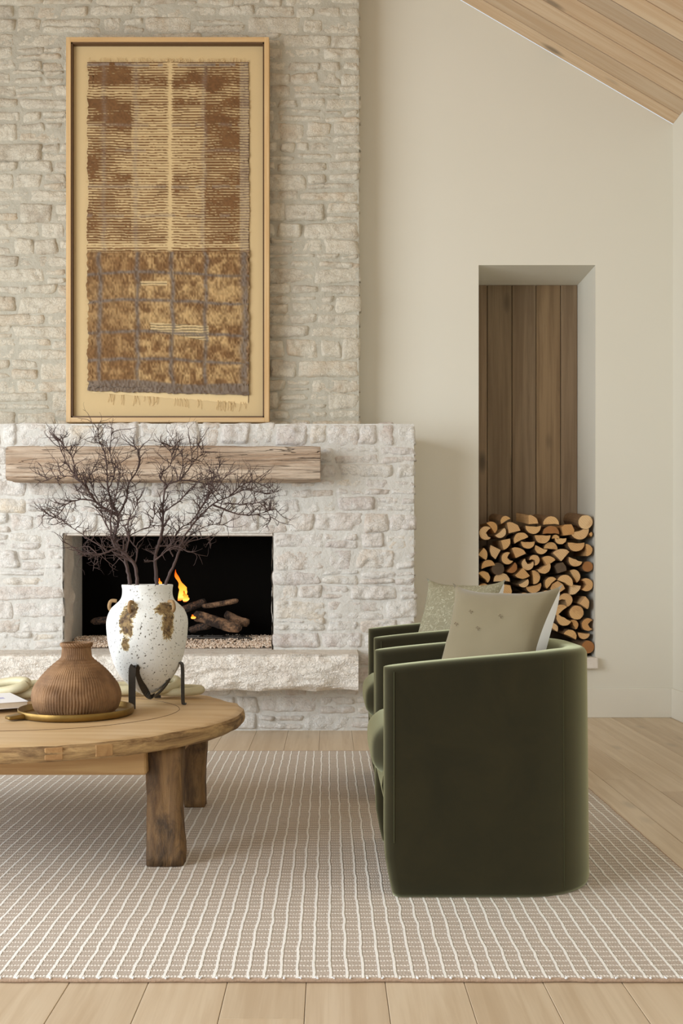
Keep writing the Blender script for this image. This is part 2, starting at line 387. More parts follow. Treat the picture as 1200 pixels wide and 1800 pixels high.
# ------------------------------------------------------------ stonework
def facet(X, Z, s):
    d, p = noise.voronoi(Vector((X, Z * 1.25, s)))
    q = p[0]
    h1 = math.sin(q.x * 127.1 + q.y * 311.7 + q.z * 74.7) * 43758.5453; h2 = math.sin(q.x * 269.5 + q.y * 183.3 + q.z * 246.1) * 43758.5453
    h1 -= math.floor(h1); h2 -= math.floor(h2)
    return (X - q.x) * (h1 - .5) * 2.2 + (Z * 1.25 - q.y) * (h2 - .5) * 2.2 + (h1 * 7 % 1 - .5) * .35
def stone_piece(parent, mat, x0, x1, z0, z1, yf, prot, rg, jit=.013, rough=.010, name='stone', back=.05):
    w_, h_ = x1 - x0, z1 - z0; cx, cz = (x0 + x1) / 2, (z0 + z1) / 2
    nx = max(6, min(24, int(w_ / .013))); nz_ = max(4, min(11, int(h_ / .011)))
    cj = [[(rg.uniform(-jit, jit), rg.uniform(-jit, jit)) for _ in range(2)] for _ in range(2)]
    so = rg.uniform(0, 100); vs = []; fs = []
    tilt = (rg.uniform(-.5, .5), rg.uniform(-.5, .5))
    rx = min(.12, .007 / (w_ / 2)); rz = min(.2, .007 / (h_ / 2))
    for j in range(nz_ + 1):
        v_ = -1 + 2 * j / nz_
        for i in range(nx + 1):
            u = -1 + 2 * i / nx
            a, b = (u + 1) / 2, (v_ + 1) / 2
            ox = (cj[0][0][0] * (1 - a) + cj[1][0][0] * a) * (1 - b) + (cj[0][1][0] * (1 - a) + cj[1][1][0] * a) * b
            oz = (cj[0][0][1] * (1 - a) + cj[1][0][1] * a) * (1 - b) + (cj[0][1][1] * (1 - a) + cj[1][1][1] * a) * b
            # rounded corner
            uu = u * (1 - rx * max(0, abs(v_) - .55) / .45 * .6); vv = v_ * (1 - rz * .5 * max(0, abs(u) - .7) / .3)
            X = uu * w_ / 2 + ox; Z = vv * h_ / 2 + oz
            if abs(u) == 1 or abs(v_) == 1:
                X += .008 * nz(X + cx, Z + cz, so, 17); Z += .008 * nz(X + cx, Z + cz, so + 9, 17)
            e = (1 - abs(u) ** 16) * (1 - abs(v_) ** 10)
            f1 = .7 * nz(X, Z, so, 8) + 1.1 * facet(X * 13, Z * 13, so) + .6 * facet(X * 34, Z * 34, so + 3)
            y = -e * (prot + rough * f1 + prot * (tilt[0] * u + tilt[1] * v_) * .6) + .004
            vs.append((X, y, Z))
    W = nx + 1
    for j in range(nz_):
        for i in range(nx): fs.append((j * W + i, j * W + i + 1, (j + 1) * W + i + 1, (j + 1) * W + i))
    ring = [i for i in range(W)] + [j * W + nx for j in range(1, nz_ + 1)] + [nz_ * W + i for i in range(nx - 1, -1, -1)] + [j * W for j in range(nz_ - 1, 0, -1)]
    b0 = len(vs)
    for q in ring: vs.append((vs[q][0], back, vs[q][2]))
    m_ = len(ring)
    for q in range(m_): fs.append((ring[q], b0 + q, b0 + (q + 1) % m_, ring[(q + 1) % m_]))
    o = mesh(name, vs, fs, mat, None, None, False)
    sm = [True] * (nx * nz_) + [False] * m_
    o.data.polygons.foreach_set('use_smooth', sm)
    o.parent = parent; o.location = Vector((cx, yf, cz)) - parent.location
    return o
def mortar(name, parent, mat, x0, x1, z0, z1, yf, hole=None, side=None):
    st = .022; nx = int((x1 - x0) / st); nzz = int((z1 - z0) / st)
    vs = []; fs = []; keep = {}
    for j in range(nzz + 1):
        for i in range(nx + 1):
            X = x0 + (x1 - x0) * i / nx; Z = z0 + (z1 - z0) * j / nzz
            y = yf - .002 - .010 * (nz(X, Z, 1, 5) + .6 * nz(X, Z, 4, 20))
            vs.append((X, y, Z))
    for j in range(nzz):
        for i in range(nx):
            X = x0 + (x1 - x0) * (i + .5) / nx; Z = z0 + (z1 - z0) * (j + .5) / nzz
            if hole and hole[0] < X < hole[1] and hole[2] < Z < hole[3]: continue
            q = j * (nx + 1) + i; fs.append((q, q + 1, q + nx + 2, q + nx + 1))
    o = mesh(name, vs, fs, mat, None, None, True)
    o.parent = parent; o.location = -parent.location
    return o
def course(parent, mat, intervals, z0, z1, yf, rg, prot, wmin, wmax, split=.3, gap=.010, wave=None, rough=.010):
    """lay one course of stones over the given x intervals"""
    for xa, xb in intervals:
        x = xa
        while x < xb - .01:
            w_ = rg.uniform(wmin, wmax) if rg.random() < .75 else rg.uniform(wmin, wmin * 1.4)
            if xb - (x + w_) < wmin * .8: w_ = xb - x
            s = wave if wave else (lambda q: 0)
            za, zb = z0 + s(x + w_ / 2), z1 + s(x + w_ / 2 + 7)
            if (zb - za) > .085 and rg.random() < split:
                zm = za + (zb - za) * rg.uniform(.38, .62)
                stone_piece(parent, mat, x + gap / 2, x + w_ - gap / 2, za + gap / 2, zm - gap / 2, yf, prot * rg.uniform(.45, 1.3), rg, rough=rough)
                if w_ > .2 and rg.random() < .5:
                    xm = x + w_ * rg.uniform(.35, .65)
                    stone_piece(parent, mat, x + gap / 2, xm - gap / 2, zm + gap / 2, zb - gap / 2, yf, prot * rg.uniform(.45, 1.3), rg, rough=rough)
                    stone_piece(parent, mat, xm + gap / 2, x + w_ - gap / 2, zm + gap / 2, zb - gap / 2, yf, prot * rg.uniform(.45, 1.3), rg, rough=rough)
                else:
                    stone_piece(parent, mat, x + gap / 2, x + w_ - gap / 2, zm + gap / 2, zb - gap / 2, yf, prot * rg.uniform(.45, 1.3), rg, rough=rough)
            else:
                stone_piece(parent, mat, x + gap / 2, x + w_ - gap / 2, za + gap / 2, zb - gap / 2, yf, prot * rg.uniform(.4, 1.4), rg, rough=rough)
            x += w_
YU = 6.75; YS = 6.43
UX0, UX1 = -2.224, .205; SX0, SX1 = -2.56, .545; ZTOP = 1.925
OX0, OX1, OZ0, OZ1 = -1.665, -.352, .507, 1.236
# chimney breast above
ch = struct(box('wall_chimney', UX0 + .02, UX1 - .02, YU + .03, YB, ZTOP, 5.25, M['mortar_high']))
mortar('mortar', ch, M['mortar_high'], UX0 + .008, UX1 - .008, ZTOP, 5.25, YU)
rg = random.Random(11); z = ZTOP + .01
xlim = -2.224
while z < 5.2:
    h_ = rg.choice([.075, .09, .105, .12, .135, .085])
    ph = rg.uniform(0, 50)
    course(ch, M['stone_high'], [(UX0, UX1)], z, z + h_, YU, rg, .019, .13, .40, .35, .007,
           wave=(lambda q, zz=z: .008 * nz(q, zz, 0, 2.5)) if z > ZTOP + .05 else None)
    z += h_
# fireplace surround
fp = tag(empty('fireplace', (-1.007, YS, 0)), 'whitewashed rubble stone fireplace with rough stone hearth and open firebox', 'fireplace')
def fbox(name, x0, x1, y0, y1, z0, z1, mat, bev=0):
    o = box(name, x0, x1, y0, y1, z0, z1, mat, None, bev); o.parent = fp; o.location = o.location - fp.location; return o
bm = bmesh.new()
for a in ((SX0 + .02, OX0, YS + .03, YB, 0, ZTOP - .02), (OX1, SX1 - .02, YS + .03, YB, 0, ZTOP - .02), (OX0, OX1, YS + .03, YB, OZ1, ZTOP - .02), (OX0, OX1, YS + .03, YB, 0, OZ0 - .02)):
    add_box(bm, *a)
o = bm_obj('masonry_core', bm, M['mortar_low']); o.parent = fp; o.location = -fp.location
mortar('mortar', fp, M['mortar_low'], SX0 + .008, SX1 - .012, 0, ZTOP, YS, hole=(OX0, OX1, OZ0 - .03, OZ1))
rg = random.Random(23)
# courses: below hearth, beside opening, above opening, upright top course
wv_ = lambda q, zz=0: .007 * nz(q, zz, 0, 2.5)
for z0, z1 in ((.004, .105), (.105, .215), (.215, .30)):
    course(fp, M['stone_low'], [(SX0, SX1)], z0, z1, YS, rg, .016, .14, .42, .25, .008)
course(fp, M['stone_low'], [(.17, SX1)], .30, .41, YS, rg, .016, .14, .3, .2, .008)
course(fp, M['stone_low'], [(.17, SX1)], .41, .50, YS, rg, .016, .14, .3, .2, .008)
hs = [.107, .085, .118, .098, .092, .13, .101]
tot = sum(hs); z = OZ0
for hh in hs:
    h_ = hh * (OZ1 - OZ0) / tot
    course(fp, M['stone_low'], [(SX0, OX0), (OX1, SX1)], z, z + h_, YS, rg, .019, .12, .36, .45, .007,
           wave=(lambda q, zz=z: .006 * nz(q, zz, 0, 2.5)) if z > OZ0 + .05 else None, rough=.013)
    z += h_
for h_ in (.13, .10, .115, .095, .112):
    course(fp, M['stone_low'], [(SX0, SX1)], z + (.006 if h_ == .13 else 0), z + h_, YS, rg, .019, .13, .40, .35, .007, rough=.013)
    z += h_
course(fp, M['stone_low'], [(SX0, SX1)], z, ZTOP + .004, YS, rg, .02, .10, .24, 0, .007, rough=.013)
fbox('ledge', SX0 + .02, SX1 - .02, YS + .01, YU + .06, ZTOP - .03, ZTOP - .008, M['mortar_low'])
# stone returns of the opening (reveal) and the black firebox
for sx, nm in ((OX0, 'left'), (OX1, 'right')):
    vs = []; fs = []; n1, n2 = 6, 24
    s = 1 if nm == 'left' else -1
    for j in range(n2 + 1):
        for i in range(n1 + 1):
            Y = YS - .005 + .20 * i / n1; Z = OZ0 - .02 + (OZ1 - OZ0 + .04) * j / n2
            rg_ = .012 * nz(Y, Z, 3 + s, 12) + (.02 * nz(1, Z, 8, 9) if i == n1 else 0)
            vs.append((sx + s * (rg_ + .006), Y, Z))
    for j in range(n2):
        for i in range(n1):
            q = j * (n1 + 1) + i; fs.append((q, q + 1, q + n1 + 2, q + n1 + 1))
    o = mesh('reveal', vs, fs, M['sill'], None, None, True); o.parent = fp; o.location = -fp.location
o = fbox('lintel', OX0 - .01, OX1 + .01, YS + .01, YS + .2, OZ1 - .012, OZ1 + .02, M['sill'], .004)
bm = bmesh.new()
add_box(bm, OX0 - .03, OX0 - .01, YS + .195, YS + .50, OZ0, OZ1 + .03); add_box(bm, OX1 + .01, OX1 + .03, YS + .195, YS + .50, OZ0, OZ1 + .03)
add_box(bm, OX0 - .03, OX1 + .03, YS + .48, YS + .50, OZ0, OZ1 + .03); add_box(bm, OX0 - .03, OX1 + .03, YS + .195, YS + .50, OZ1 + .02, OZ1 + .04)
add_box(bm, OX0 - .03, OX1 + .03, YS + .195, YS + .50, OZ0 - .02, OZ0)
o = bm_obj('firebox', bm, M['black']); o.parent = fp; o.location = -fp.location
fbox('hearth_base', OX0, OX1, YS - .02, YS + .2, OZ0 - .04, OZ0, M['sill'])
# hearth slab with chiselled front
HX0, HX1, HY, HZ0, HZ1 = -2.19, .175, 6.09, .289, .507
nx, nzz = 150, 16; vs = []; fs = []
def hearth_front(X, Z, e):
    r1 = noise.fractal(Vector((X * 3.2, Z * 6, 2)), 1.0, 2.0, 5)
    r2 = abs(noise.noise(Vector((X * 6 + Z * 9, Z * 14 - X * 3, 7))))
    return .022 * r1 + .03 * r2 + .035 * (1 - e)
for j in range(nzz + 1):
    v_ = j / nzz
    for i in range(nx + 1):
        u = i / nx; X = HX0 + (HX1 - HX0) * u; Z = HZ0 + (HZ1 - HZ0) * v_
        e = min(1, (1 - abs(2 * v_ - 1) ** 5) * 1.0)
        vs.append((X, HY + hearth_front(X, Z, e) * (1 if v_ < 1 else .35), Z + (.006 * nz(X, 0, 0, 8) if 0 < j < nzz else (.012 * nz(X, 0, 0, 6) if j == 0 else 0))))
W = nx + 1
for j in range(nzz):
    for i in range(nx): fs.append((j * W + i, j * W + i + 1, (j + 1) * W + i + 1, (j + 1) * W + i))
b0 = len(vs)
for i in range(nx + 1): vs.append((vs[nzz * W + i][0], YS + .02, HZ1))
for i in range(nx): fs.append((nzz * W + i, nzz * W + i + 1, b0 + i + 1, b0 + i))
b1 = len(vs)
for i in range(nx + 1): vs.append((vs[i][0], YS + .02, HZ0))
for i in range(nx): fs.append((i + 1, i, b1 + i, b1 + i + 1))
fs.append(tuple([j * W + nx for j in range(nzz + 1)] + [b0 + nx, b1 + nx])); fs.append(tuple([j * W for j in range(nzz + 1)] + [b0, b1])[::-1])
o = mesh('hearth_slab', vs, fs, M['hearth']); o.parent = fp; o.location = -fp.location
tag(o, 'thick cream stone slab with a rough chiselled front edge')
# gravel bed
rg = random.Random(3); vs = []; fs = []
def blob(c, r, rg, vs, fs):
    b = len(vs)
    ico = [(0, 0, 1), (.9, 0, .2), (.28, .85, .2), (-.72, .52, .2), (-.72, -.52, .2), (.28, -.85, .2), (0, 0, -.6)]
    s = [rg.uniform(.7, 1.3) for _ in range(3)]; a = rg.uniform(0, 6.28)
    for x_, y_, z_ in ico:
        X = x_ * math.cos(a) - y_ * math.sin(a); Y = x_ * math.sin(a) + y_ * math.cos(a)
        vs.append((c[0] + X * r * s[0], c[1] + Y * r * s[1], c[2] + z_ * r * s[2]))
    for k in range(5): fs.append((b, b + 1 + k, b + 1 + (k + 1) % 5)); fs.append((b + 6, b + 1 + (k + 1) % 5, b + 1 + k))
for i in range(9000):
    X = rg.uniform(OX0 + .02, OX1 - .012); Y = rg.uniform(YS + .07, YS + .45)
    d = (Y - YS - .07)
    blob((X, Y, OZ0 + .006 + min(.05, d * .45) * rg.uniform(.6, 1) + .008 * nz(X, Y, 0, 9)), rg.uniform(.005, .009), rg, vs, fs)
gr = mesh('fireplace_gravel', vs, fs, M['pebble'])
tag(gr, 'beige gravel bed spread over the bottom of the firebox', 'gravel', None, 'stuff')

# burning log set: grate, charred logs, flames
t = NT('charred_log'); v = t.coord((1, 1, 1), rnd=9)
n = t.noise(v, 12, 5, .7); n2 = t.noise(v, 55, 3, .6, 1.5)
M['char'] = t.out(t.mix(t.ramp(n, [(.42, 0.0), (.62, 1.0)]), srgb(48, 34, 26), srgb(160, 122, 90)), .9, t.bump(n2, 1.0, .02))
t = NT('dark_char'); v = t.coord(rnd=9); n2 = t.noise(v, 40, 3, .6, 1.5)
M['char_dark'] = t.out(t.mix(t.ramp(n2, [(.4, 0.0), (.65, 1.0)]), srgb(14, 11, 9), srgb(96, 70, 52)), .9, t.bump(n2, 1.0, .02))
YG = 6.69
gt = tag(empty('fire_grate', P(392, 1118, YG)), 'low black metal grate bar holding the burning logs', 'grate')
for dy in (-.07, .09):
    vs, fs = tube_geo([Vector((x_, dy, z_)) for x_, z_ in ((-.24 - .5, -.05), (-.24 - .5, -.006), (.17, -.006), (.187, -.012), (.19, -.04))], .008, 8)
    mesh('bar', vs, fs, M['iron'], gt, None, True)
vs = []; fs = []
for dx in (-.6, -.45, -.3, -.15, 0, .12): tube_geo([(dx, -.07, -.004), (dx, .09, -.004)], .006, 6, vs, fs)
mesh('crossbars', vs, fs, M['iron'], gt)
def firelog(p0, p1, r, mat, label, seed, flat=.75):
    p0 = Vector(p0); p1 = Vector(p1); n = 22; m_ = 14; vs = []; fs = []
    c = (p0 + p1) / 2
    d = (p1 - p0); L = d.length; d.normalize(); a = d.cross(Vector((0, 1, 0))).normalized(); b = d.cross(a)
    for i in range(n + 1):
        u = i / n; bend = .12 * r * math.sin(u * 5 + seed)
        rr = r * (1 - .25 * abs(2 * u - 1) ** 6)
        if i in (0, n): rr *= .45
        for k in range(m_):
            th = 2 * math.pi * k / m_
            q = rr * (1 + .22 * nz(u * L * 12 + seed, math.cos(th) * 1.5, math.sin(th) * 1.5) + .08 * nz(u * L * 60, th * 3, seed))
            vs.append(p0 - c + d * (L * u) + a * (q * math.cos(th) * flat + bend) + b * (q * math.sin(th)))
    for i in range(n):
        for k in range(m_): fs.append((i * m_ + k, i * m_ + (k + 1) % m_, (i + 1) * m_ + (k + 1) % m_, (i + 1) * m_ + k))
    fs.append(tuple(range(m_))[::-1]); fs.append(tuple(n * m_ + k for k in range(m_)))
    o = mesh('fire_log', vs, fs, mat, None, c, True)
    return tag(o, label, 'log', 'burning logs on the grate')
firelog(P(340, 1083, 6.66), P(424, 1104, 6.60), .05, M['char'], 'thick bark-covered log lying lowest and nearest in the fire', 1)
firelog(P(395, 1080, 6.78), P(437, 1097, 6.74), .04, M['char'], 'log end behind the front fire log at the right', 2)
firelog(P(355, 1066, 6.70), P(419, 1056, 6.70), .024, M['char'], 'slim grey-brown split log lying across the top of the fire', 3)
firelog(P(318, 1072, 6.76), P(362, 1058, 6.72), .035, M['char_dark'], 'blackened log beside the flames next to the vase', 4)
firelog(P(335, 1106, 6.74), P(368, 1100, 6.62), .032, M['char_dark'], 'short charred stub under the front fire log', 5)
firelog(P(160, 1092, 6.72), P(300, 1086, 6.66), .036, M['char_dark'], 'charred log hidden behind the white vase', 6)
t = NT('flame'); tc = t.n('ShaderNodeTexCoord').outputs['Generated']
sx_ = t.n('ShaderNodeSeparateXYZ', {0: tc}).outputs[2]
fc = t.ramp(sx_, [(0, (1, .10, .01)), (.12, (1, .55, .10)), (.35, (1, .38, .04)), (.75, (1, .16, .01)), (1, (.6, .04, .0))])
em = t.n('ShaderNodeEmission', {'Color': fc, 'Strength': 2.2}).outputs[0]
t.t.links.new(em, t.t.nodes['Material Output'].inputs[0]); M['flame'] = t.m
def flame(px, py0, py1, w_, Y, label, sway=0):
    base = P(px, py1, Y); hh = (py1 - py0) / F * Y; ww = w_ / F * Y / 2; vs = []; fs = []; n = 14; m_ = 10
    for i in range(n + 1):
        u = i / n
        rr = ww * (math.sin(math.pi * min(1, u * 1.5 + .12)) if u < .4 else math.sin(math.pi * .72) * (1 - (u - .4) / .6) ** .8 * (1 + .35 * math.sin(u * 17 + px)))
        cx = sway * ww * math.sin(u * 5) ; rr = max(rr, .0008)
        for k in range(m_):
            a = 2 * math.pi * k / m_; vs.append((cx + rr * math.cos(a), rr * .6 * math.sin(a), u * hh))
    for i in range(n):
        for k in range(m_): fs.append((i * m_ + k, i * m_ + (k + 1) % m_, (i + 1) * m_ + (k + 1) % m_, (i + 1) * m_ + k))
    fs.append(tuple(range(m_))[::-1])
    tag(mesh('flame', vs, fs, M['flame'], None, base, True), label, 'flame', 'flames of the fire')
flame(315, 1001, 1056, 15, 6.68, 'tallest orange flame rising right beside the vase neck', .9)
flame(325, 1038, 1058, 12, 6.65, 'bright yellow flame just right of the tallest one', .3)
flame(339, 1080, 1088, 9, 6.60, 'tiny yellow flame licking the front fire log', .2)
flame(281, 1016, 1034, 8, 6.72, 'small flame tip showing between the branch stems', .3)

# mantel beam
nx, ns = 60, 24; BX0, BX1, BY0, BY1, BZ0, BZ1 = -1.952, -.052, 6.18, YS - .022, 1.552, 1.760
cx, cy, cz = (BX0 + BX1) / 2, (BY0 + BY1) / 2, (BZ0 + BZ1) / 2
prof = []
hw, hh = (BY1 - BY0) / 2, (BZ1 - BZ0) / 2
for k in range(ns * 2):
    a = 2 * math.pi * k / (ns * 2); c_, s_ = math.cos(a), math.sin(a)
    q = 1 / max(abs(c_), abs(s_)); q = min(q, 1.34); prof.append((c_ * q * hw, s_ * q * hh))
m_ = len(prof); vs = []; fs = []
for i in range(nx + 1):
    u = -1 + 2 * i / nx; X = u * (BX1 - BX0) / 2
    for y_, z_ in prof:
        f_ = 1 - (.02 if i in (0, nx) else 0)
        d = .006 * nz(X + 3, y_ * 2, z_ * 2, 3) + .004 * nz(X, y_ * 3, z_ * 3, 9)
        ck = 0
        if X > .1 and y_ < 0:   # long drying check along the right half
            ck = .014 * math.exp(-((z_ - (.008 - .03 * nz(X, 0, 0, 1.5))) / .006) ** 2)
        if z_ < -hh * .8 and y_ < -hw * .7: d -= .010 * max(0, nz(X, 5, 5, 7))
        vs.append((X, y_ * f_ * (1 + d / hw) + ck, z_ * f_ * (1 + d / hh)))
for i in range(nx):
    for k in range(m_): fs.append((i * m_ + k, i * m_ + (k + 1) % m_, (i + 1) * m_ + (k + 1) % m_, (i + 1) * m_ + k))
fs.append(tuple(range(m_))[::-1]); fs.append(tuple(nx * m_ + k for k in range(m_)))
mb = mesh('mantel', vs, fs, M['beam'], None, (cx, cy, cz))
tag(mb, 'weathered reclaimed timber beam mantel fixed above the firebox opening', 'mantel')
mod = mb.modifiers.new('b', 'BEVEL'); mod.width = .002; mod.limit_method = 'ANGLE'

# ------------------------------------------------------------ framed textile
YA = 6.60
fr = tag(empty('framed_textile', P(294, 742, YA)), 'tall oak shadow-box frame holding a brown and cream woven textile fragment', 'artwork')
def fl_(px, py): q = P(px, py, YA) - fr.location; return q.x, q.z
x0, zb = fl_(116, 742); x1, zt = fl_(472.5, 65)
ft = .030
def fpart(name, a0, a1, y0, y1, b0, b1, mat, bev=.001):
    o = box(name, a0, a1, y0, y1, b0, b1, mat, None, bev); o.parent = fr; return o
fpart('frame_side', x0, x0 + ft, 0, .11, zb, zt, M['oak_frame']); fpart('frame_side', x1 - ft, x1, 0, .11, zb, zt, M['oak_frame'])
M['oak_frame_h'] = wood_mat('oak_frame_wood_flat', [srgb(214, 182, 134), srgb(218, 188, 142)], 0, 1.5, .5, 0, .05)
fpart('frame_rail', x0 + ft, x1 - ft, 0, .11, zb, zb + ft, M['oak_frame_h']); fpart('frame_rail', x0 + ft, x1 - ft, 0, .11, zt - ft, zt, M['oak_frame_h'])
il = .010
bm = bmesh.new()
a0, a1, b0, b1 = x0 + ft, x1 - ft, zb + ft, zt - ft
for q in ((a0, a0 + il, .008, .08, b0, b1), (a1 - il, a1, .008, .08, b0, b1), (a0, a1, .008, .08, b0, b0 + il), (a0, a1, .008, .08, b1 - il, b1)): add_box(bm, *q)
bm_obj('inner_liner', bm, M['dark_wood'], fr)
t = NT('linen'); v = t.coord()
wx = t.n('ShaderNodeTexWave', {'Vector': v, 'Scale': 110.0, 'Distortion': 1.0}, bands_direction='X').outputs[0]
wz = t.n('ShaderNodeTexWave', {'Vector': v, 'Scale': 110.0, 'Distortion': 1.0}, bands_direction='Z').outputs[0]
M['linen'] = t.out(t.mix(t.math('MULTIPLY', t.math('ADD', wx, wz), .25), srgb(204, 178, 132), srgb(214, 190, 146)), .9, t.bump(t.math('ADD', wx, wz), .15, .001))
fpart('linen_backing', a0, a1, .042, .07, b0, b1, M['linen'], 0)
# the weave as relief geometry with its own yarn colours
nx, nzz = 230, 470
U, V = np.meshgrid(np.linspace(0, 1, nx), np.linspace(0, 1, nzz))       # V 0 top .. 1 bottom
rs = np.random.RandomState(4)
def vnoise(sx, sy, seed):
    r_ = np.random.RandomState(seed); gx, gy = int(sx) + 2, int(sy) + 2
    G = r_.rand(gy, gx); X = U * sx; Y = V * sy; i = X.astype(int); j = Y.astype(int); fx = X - i; fy = Y - j
    fx = fx * fx * (3 - 2 * fx); fy = fy * fy * (3 - 2 * fy)
    return (G[j, i] * (1 - fx) + G[j, i + 1] * fx) * (1 - fy) + (G[j + 1, i] * (1 - fx) + G[j + 1, i + 1] * fx) * fy
px = 152 + U * 285; py = 105 + V * 585
wob = (vnoise(6, 12, 1) - .5) * 3 + (vnoise(20, 40, 2) - .5) * 2
pyw = py + wob * .8; pxw = px + (vnoise(8, 30, 3) - .5) * 6 + np.where(py > 440, -4 * np.sin((px - 152) / 285 * 3), 0)
brown = np.array(srgb(108, 74, 42)); cream = np.array(srgb(206, 180, 134)); gold = np.array(srgb(170, 140, 96)); grey = np.array(srgb(134, 120, 108)); dbrown = np.array(srgb(84, 52, 24)); pile = np.array(srgb(126, 92, 56))
C = np.zeros(U.shape + (3,)); C[:] = cream
fine = vnoise(110, 230, 5); med = vnoise(26, 60, 6); big = vnoise(6, 10, 7)
# upper part: brown bars broken by cream weft stripes
dens = 0.47 + .35 * (vnoise(9, 26, 8) - .5) * 2 + .25 * (big - .5)
def band(v_, c, w_): return np.exp(-((v_ - c) / w_) ** 2)
dens += .35 * (px > 358) * (px < 420) + .22 * (px < 228)
dens -= .75 * band(px, 246, 13) * (py < 330) * (py > 180) + 1.0 * band(px, 297, 4.5) + .35 * ((px > 235) & (px < 292)) * band(py, 275, 55)
dens -= .55 * band(py, 160, 6) * (px < 360) + .5 * band(py, 290, 12) * (px > 210) * (px < 360) + .8 * band(py, 428, 4) + .25 * band(py, 250, 30) * (px > 230) * (px < 350)
dens += .4 * band(py, 138, 12) + .3 * band(py, 180, 10) + .3 * band(py, 205, 7)
dens = np.maximum(dens, .30 - .5 * band(px, 297, 4) - .2 * band(py, 428, 4))
st = .5 + .5 * np.sin(pyw * 2 * np.pi / 4.7)
mask = np.clip((dens - (1 - st) * .95 + (fine - .5) * .35 + .12) * 5, 0, 1)
up = brown * (1 - med[..., None] * .5) + pile * (med[..., None] * .5); up = up * (.8 + .4 * fine[..., None])
C = C * (1 - mask[..., None]) + up * mask[..., None]
hgt = .002 + .005 * mask
gm = np.zeros(U.shape)
for gx_ in (181, 237, 297, 357): gm = np.maximum(gm, band(pxw, gx_, 4.2) * np.where(py < 440, .45 * (st * .6 + .4) * (np.abs(gx_ - 297) > 5), 0))
for gy_, s_ in ((216, .4), (261, .35), (325, .5), (376, .5), (109, .9)): gm = np.maximum(gm, band(pyw, gy_ , 2.6) * s_ * (vnoise(20, 4, int(gy_)) > .35))
gm = np.maximum(gm, np.clip((px - 419) / 4, 0, 1) * .6 * (.5 + .5 * st))
# lower part: shaggy pile with a grey grid
low = np.clip((pyw - 437) / 5, 0, 1)
tuft = vnoise(120, 150, 9); tf2 = vnoise(150, 60, 10)
goldm = np.clip(band(py, 508, 22) * .7 + band(py, 556, 18) * .8 + band(py, 600, 18) * .3 + band(py, 655, 22) * .4 * (px > 240) + (med - .5) * 1.3 + (tuft - .5) * .7 + .08, 0, 1)
goldm = np.maximum(goldm, .8 * band(py, 447, 3) * (tuft > .4)); goldm *= 1 - .5 * (px < 225)
lowc = pile * (1 - goldm[..., None]) + gold * 1.08 * goldm[..., None]
lowc = lowc * (.74 + .44 * tuft[..., None]) * (.9 + .2 * med[..., None])
cm = ((py > 565 + (px - 262) * .06) & (py < 578 + (px - 262) * .2) & (px > 262) & (px < 366)) | ((py > 492) & (py < 500) & (px > 245) & (px < 292))
stc = np.clip((.5 + .5 * np.sin(pyw * 2 * np.pi / 4.6)) * 2.2 - .4, 0, 1)
lowc = np.where(cm[..., None], cream * (.35 + .65 * stc[..., None]), lowc)
C = C * (1 - low[..., None]) + lowc * low[..., None]
hgt = hgt * (1 - low) + low * (.008 + .008 * tuft) * np.where(cm, .5, 1)
gl = np.zeros(U.shape)
for gx_ in (172, 237, 297, 357, 428): gl = np.maximum(gl, band(pxw, gx_, 3.8 if gx_ != 428 else 7))
for gy_ in (480, 529, 585, 633): gl = np.maximum(gl, band(pyw + 4 * np.sin((px - 150) / 60), gy_, 2.8))
gl = np.maximum(gl, np.clip((py + 4 * np.sin(px / 30) * .6 - (px - 152) * .035 - 664) / 4, 0, 1)); gl = np.clip(gl * 1.0 * (.45 + .9 * tuft), 0, .9) * low
gm = np.maximum(gm * (1 - low), gl)
gcol = grey * (.5 + .55 * tuft[..., None]) * np.where(py[..., None] > 440, .85, 1.3)
C = C * (1 - gm[..., None]) + gcol * gm[..., None]
C = np.clip(C, 0, 1)
# geometry, in frame-local metres
sc_ = YA / F
yl = .038 - hgt; ypos = yl
edge = (vnoise(4, 40, 12) - .5) * 4 + (vnoise(4, 160, 13) - .5) * 3
PX = px + np.where(U < .03, edge, 0) + np.where(U > .97, edge * .6, 0); PY = py + np.where(V > .985, (px - 152) * .025 - 4 + (vnoise(60, 2, 14) - .5) * 3, 0)
xs_ = (PX - VX) * sc_ - fr.location.x; zs_ = H - (PY - VY) * sc_ - fr.location.z
vs = np.stack([xs_, ypos, zs_], -1).reshape(-1, 3)
idx = np.arange(nx * nzz).reshape(nzz, nx)
fc_ = np.stack([idx[:-1, :-1], idx[1:, :-1], idx[1:, 1:], idx[:-1, 1:]], -1).reshape(-1, 4)
# back skin joined round the border keeps it a cloth with thickness
me = bpy.data.meshes.new('woven_textile')
me.from_pydata(vs.tolist(), [], fc_.tolist()); me.update()
ca = me.color_attributes.new('yarn', 'FLOAT_COLOR', 'POINT')
ca.data.foreach_set('color', np.concatenate([C.reshape(-1, 3), np.ones((nx * nzz, 1))], 1).ravel())
t = NT('yarn'); at = t.n('ShaderNodeVertexColor', layer_name='yarn').outputs[0]
v = t.coord(); M['yarn'] = t.out(at, .95, t.bump(t.noise(v, 350, 2), .5, .002))
wt = link('woven_textile', me, M['yarn'], fr, None, True)
md = wt.modifiers.new('s', 'SOLIDIFY'); md.thickness = .004; md.offset = -1
wt['label'] = 'shaggy brown and cream woven panel with a grey yarn grid'
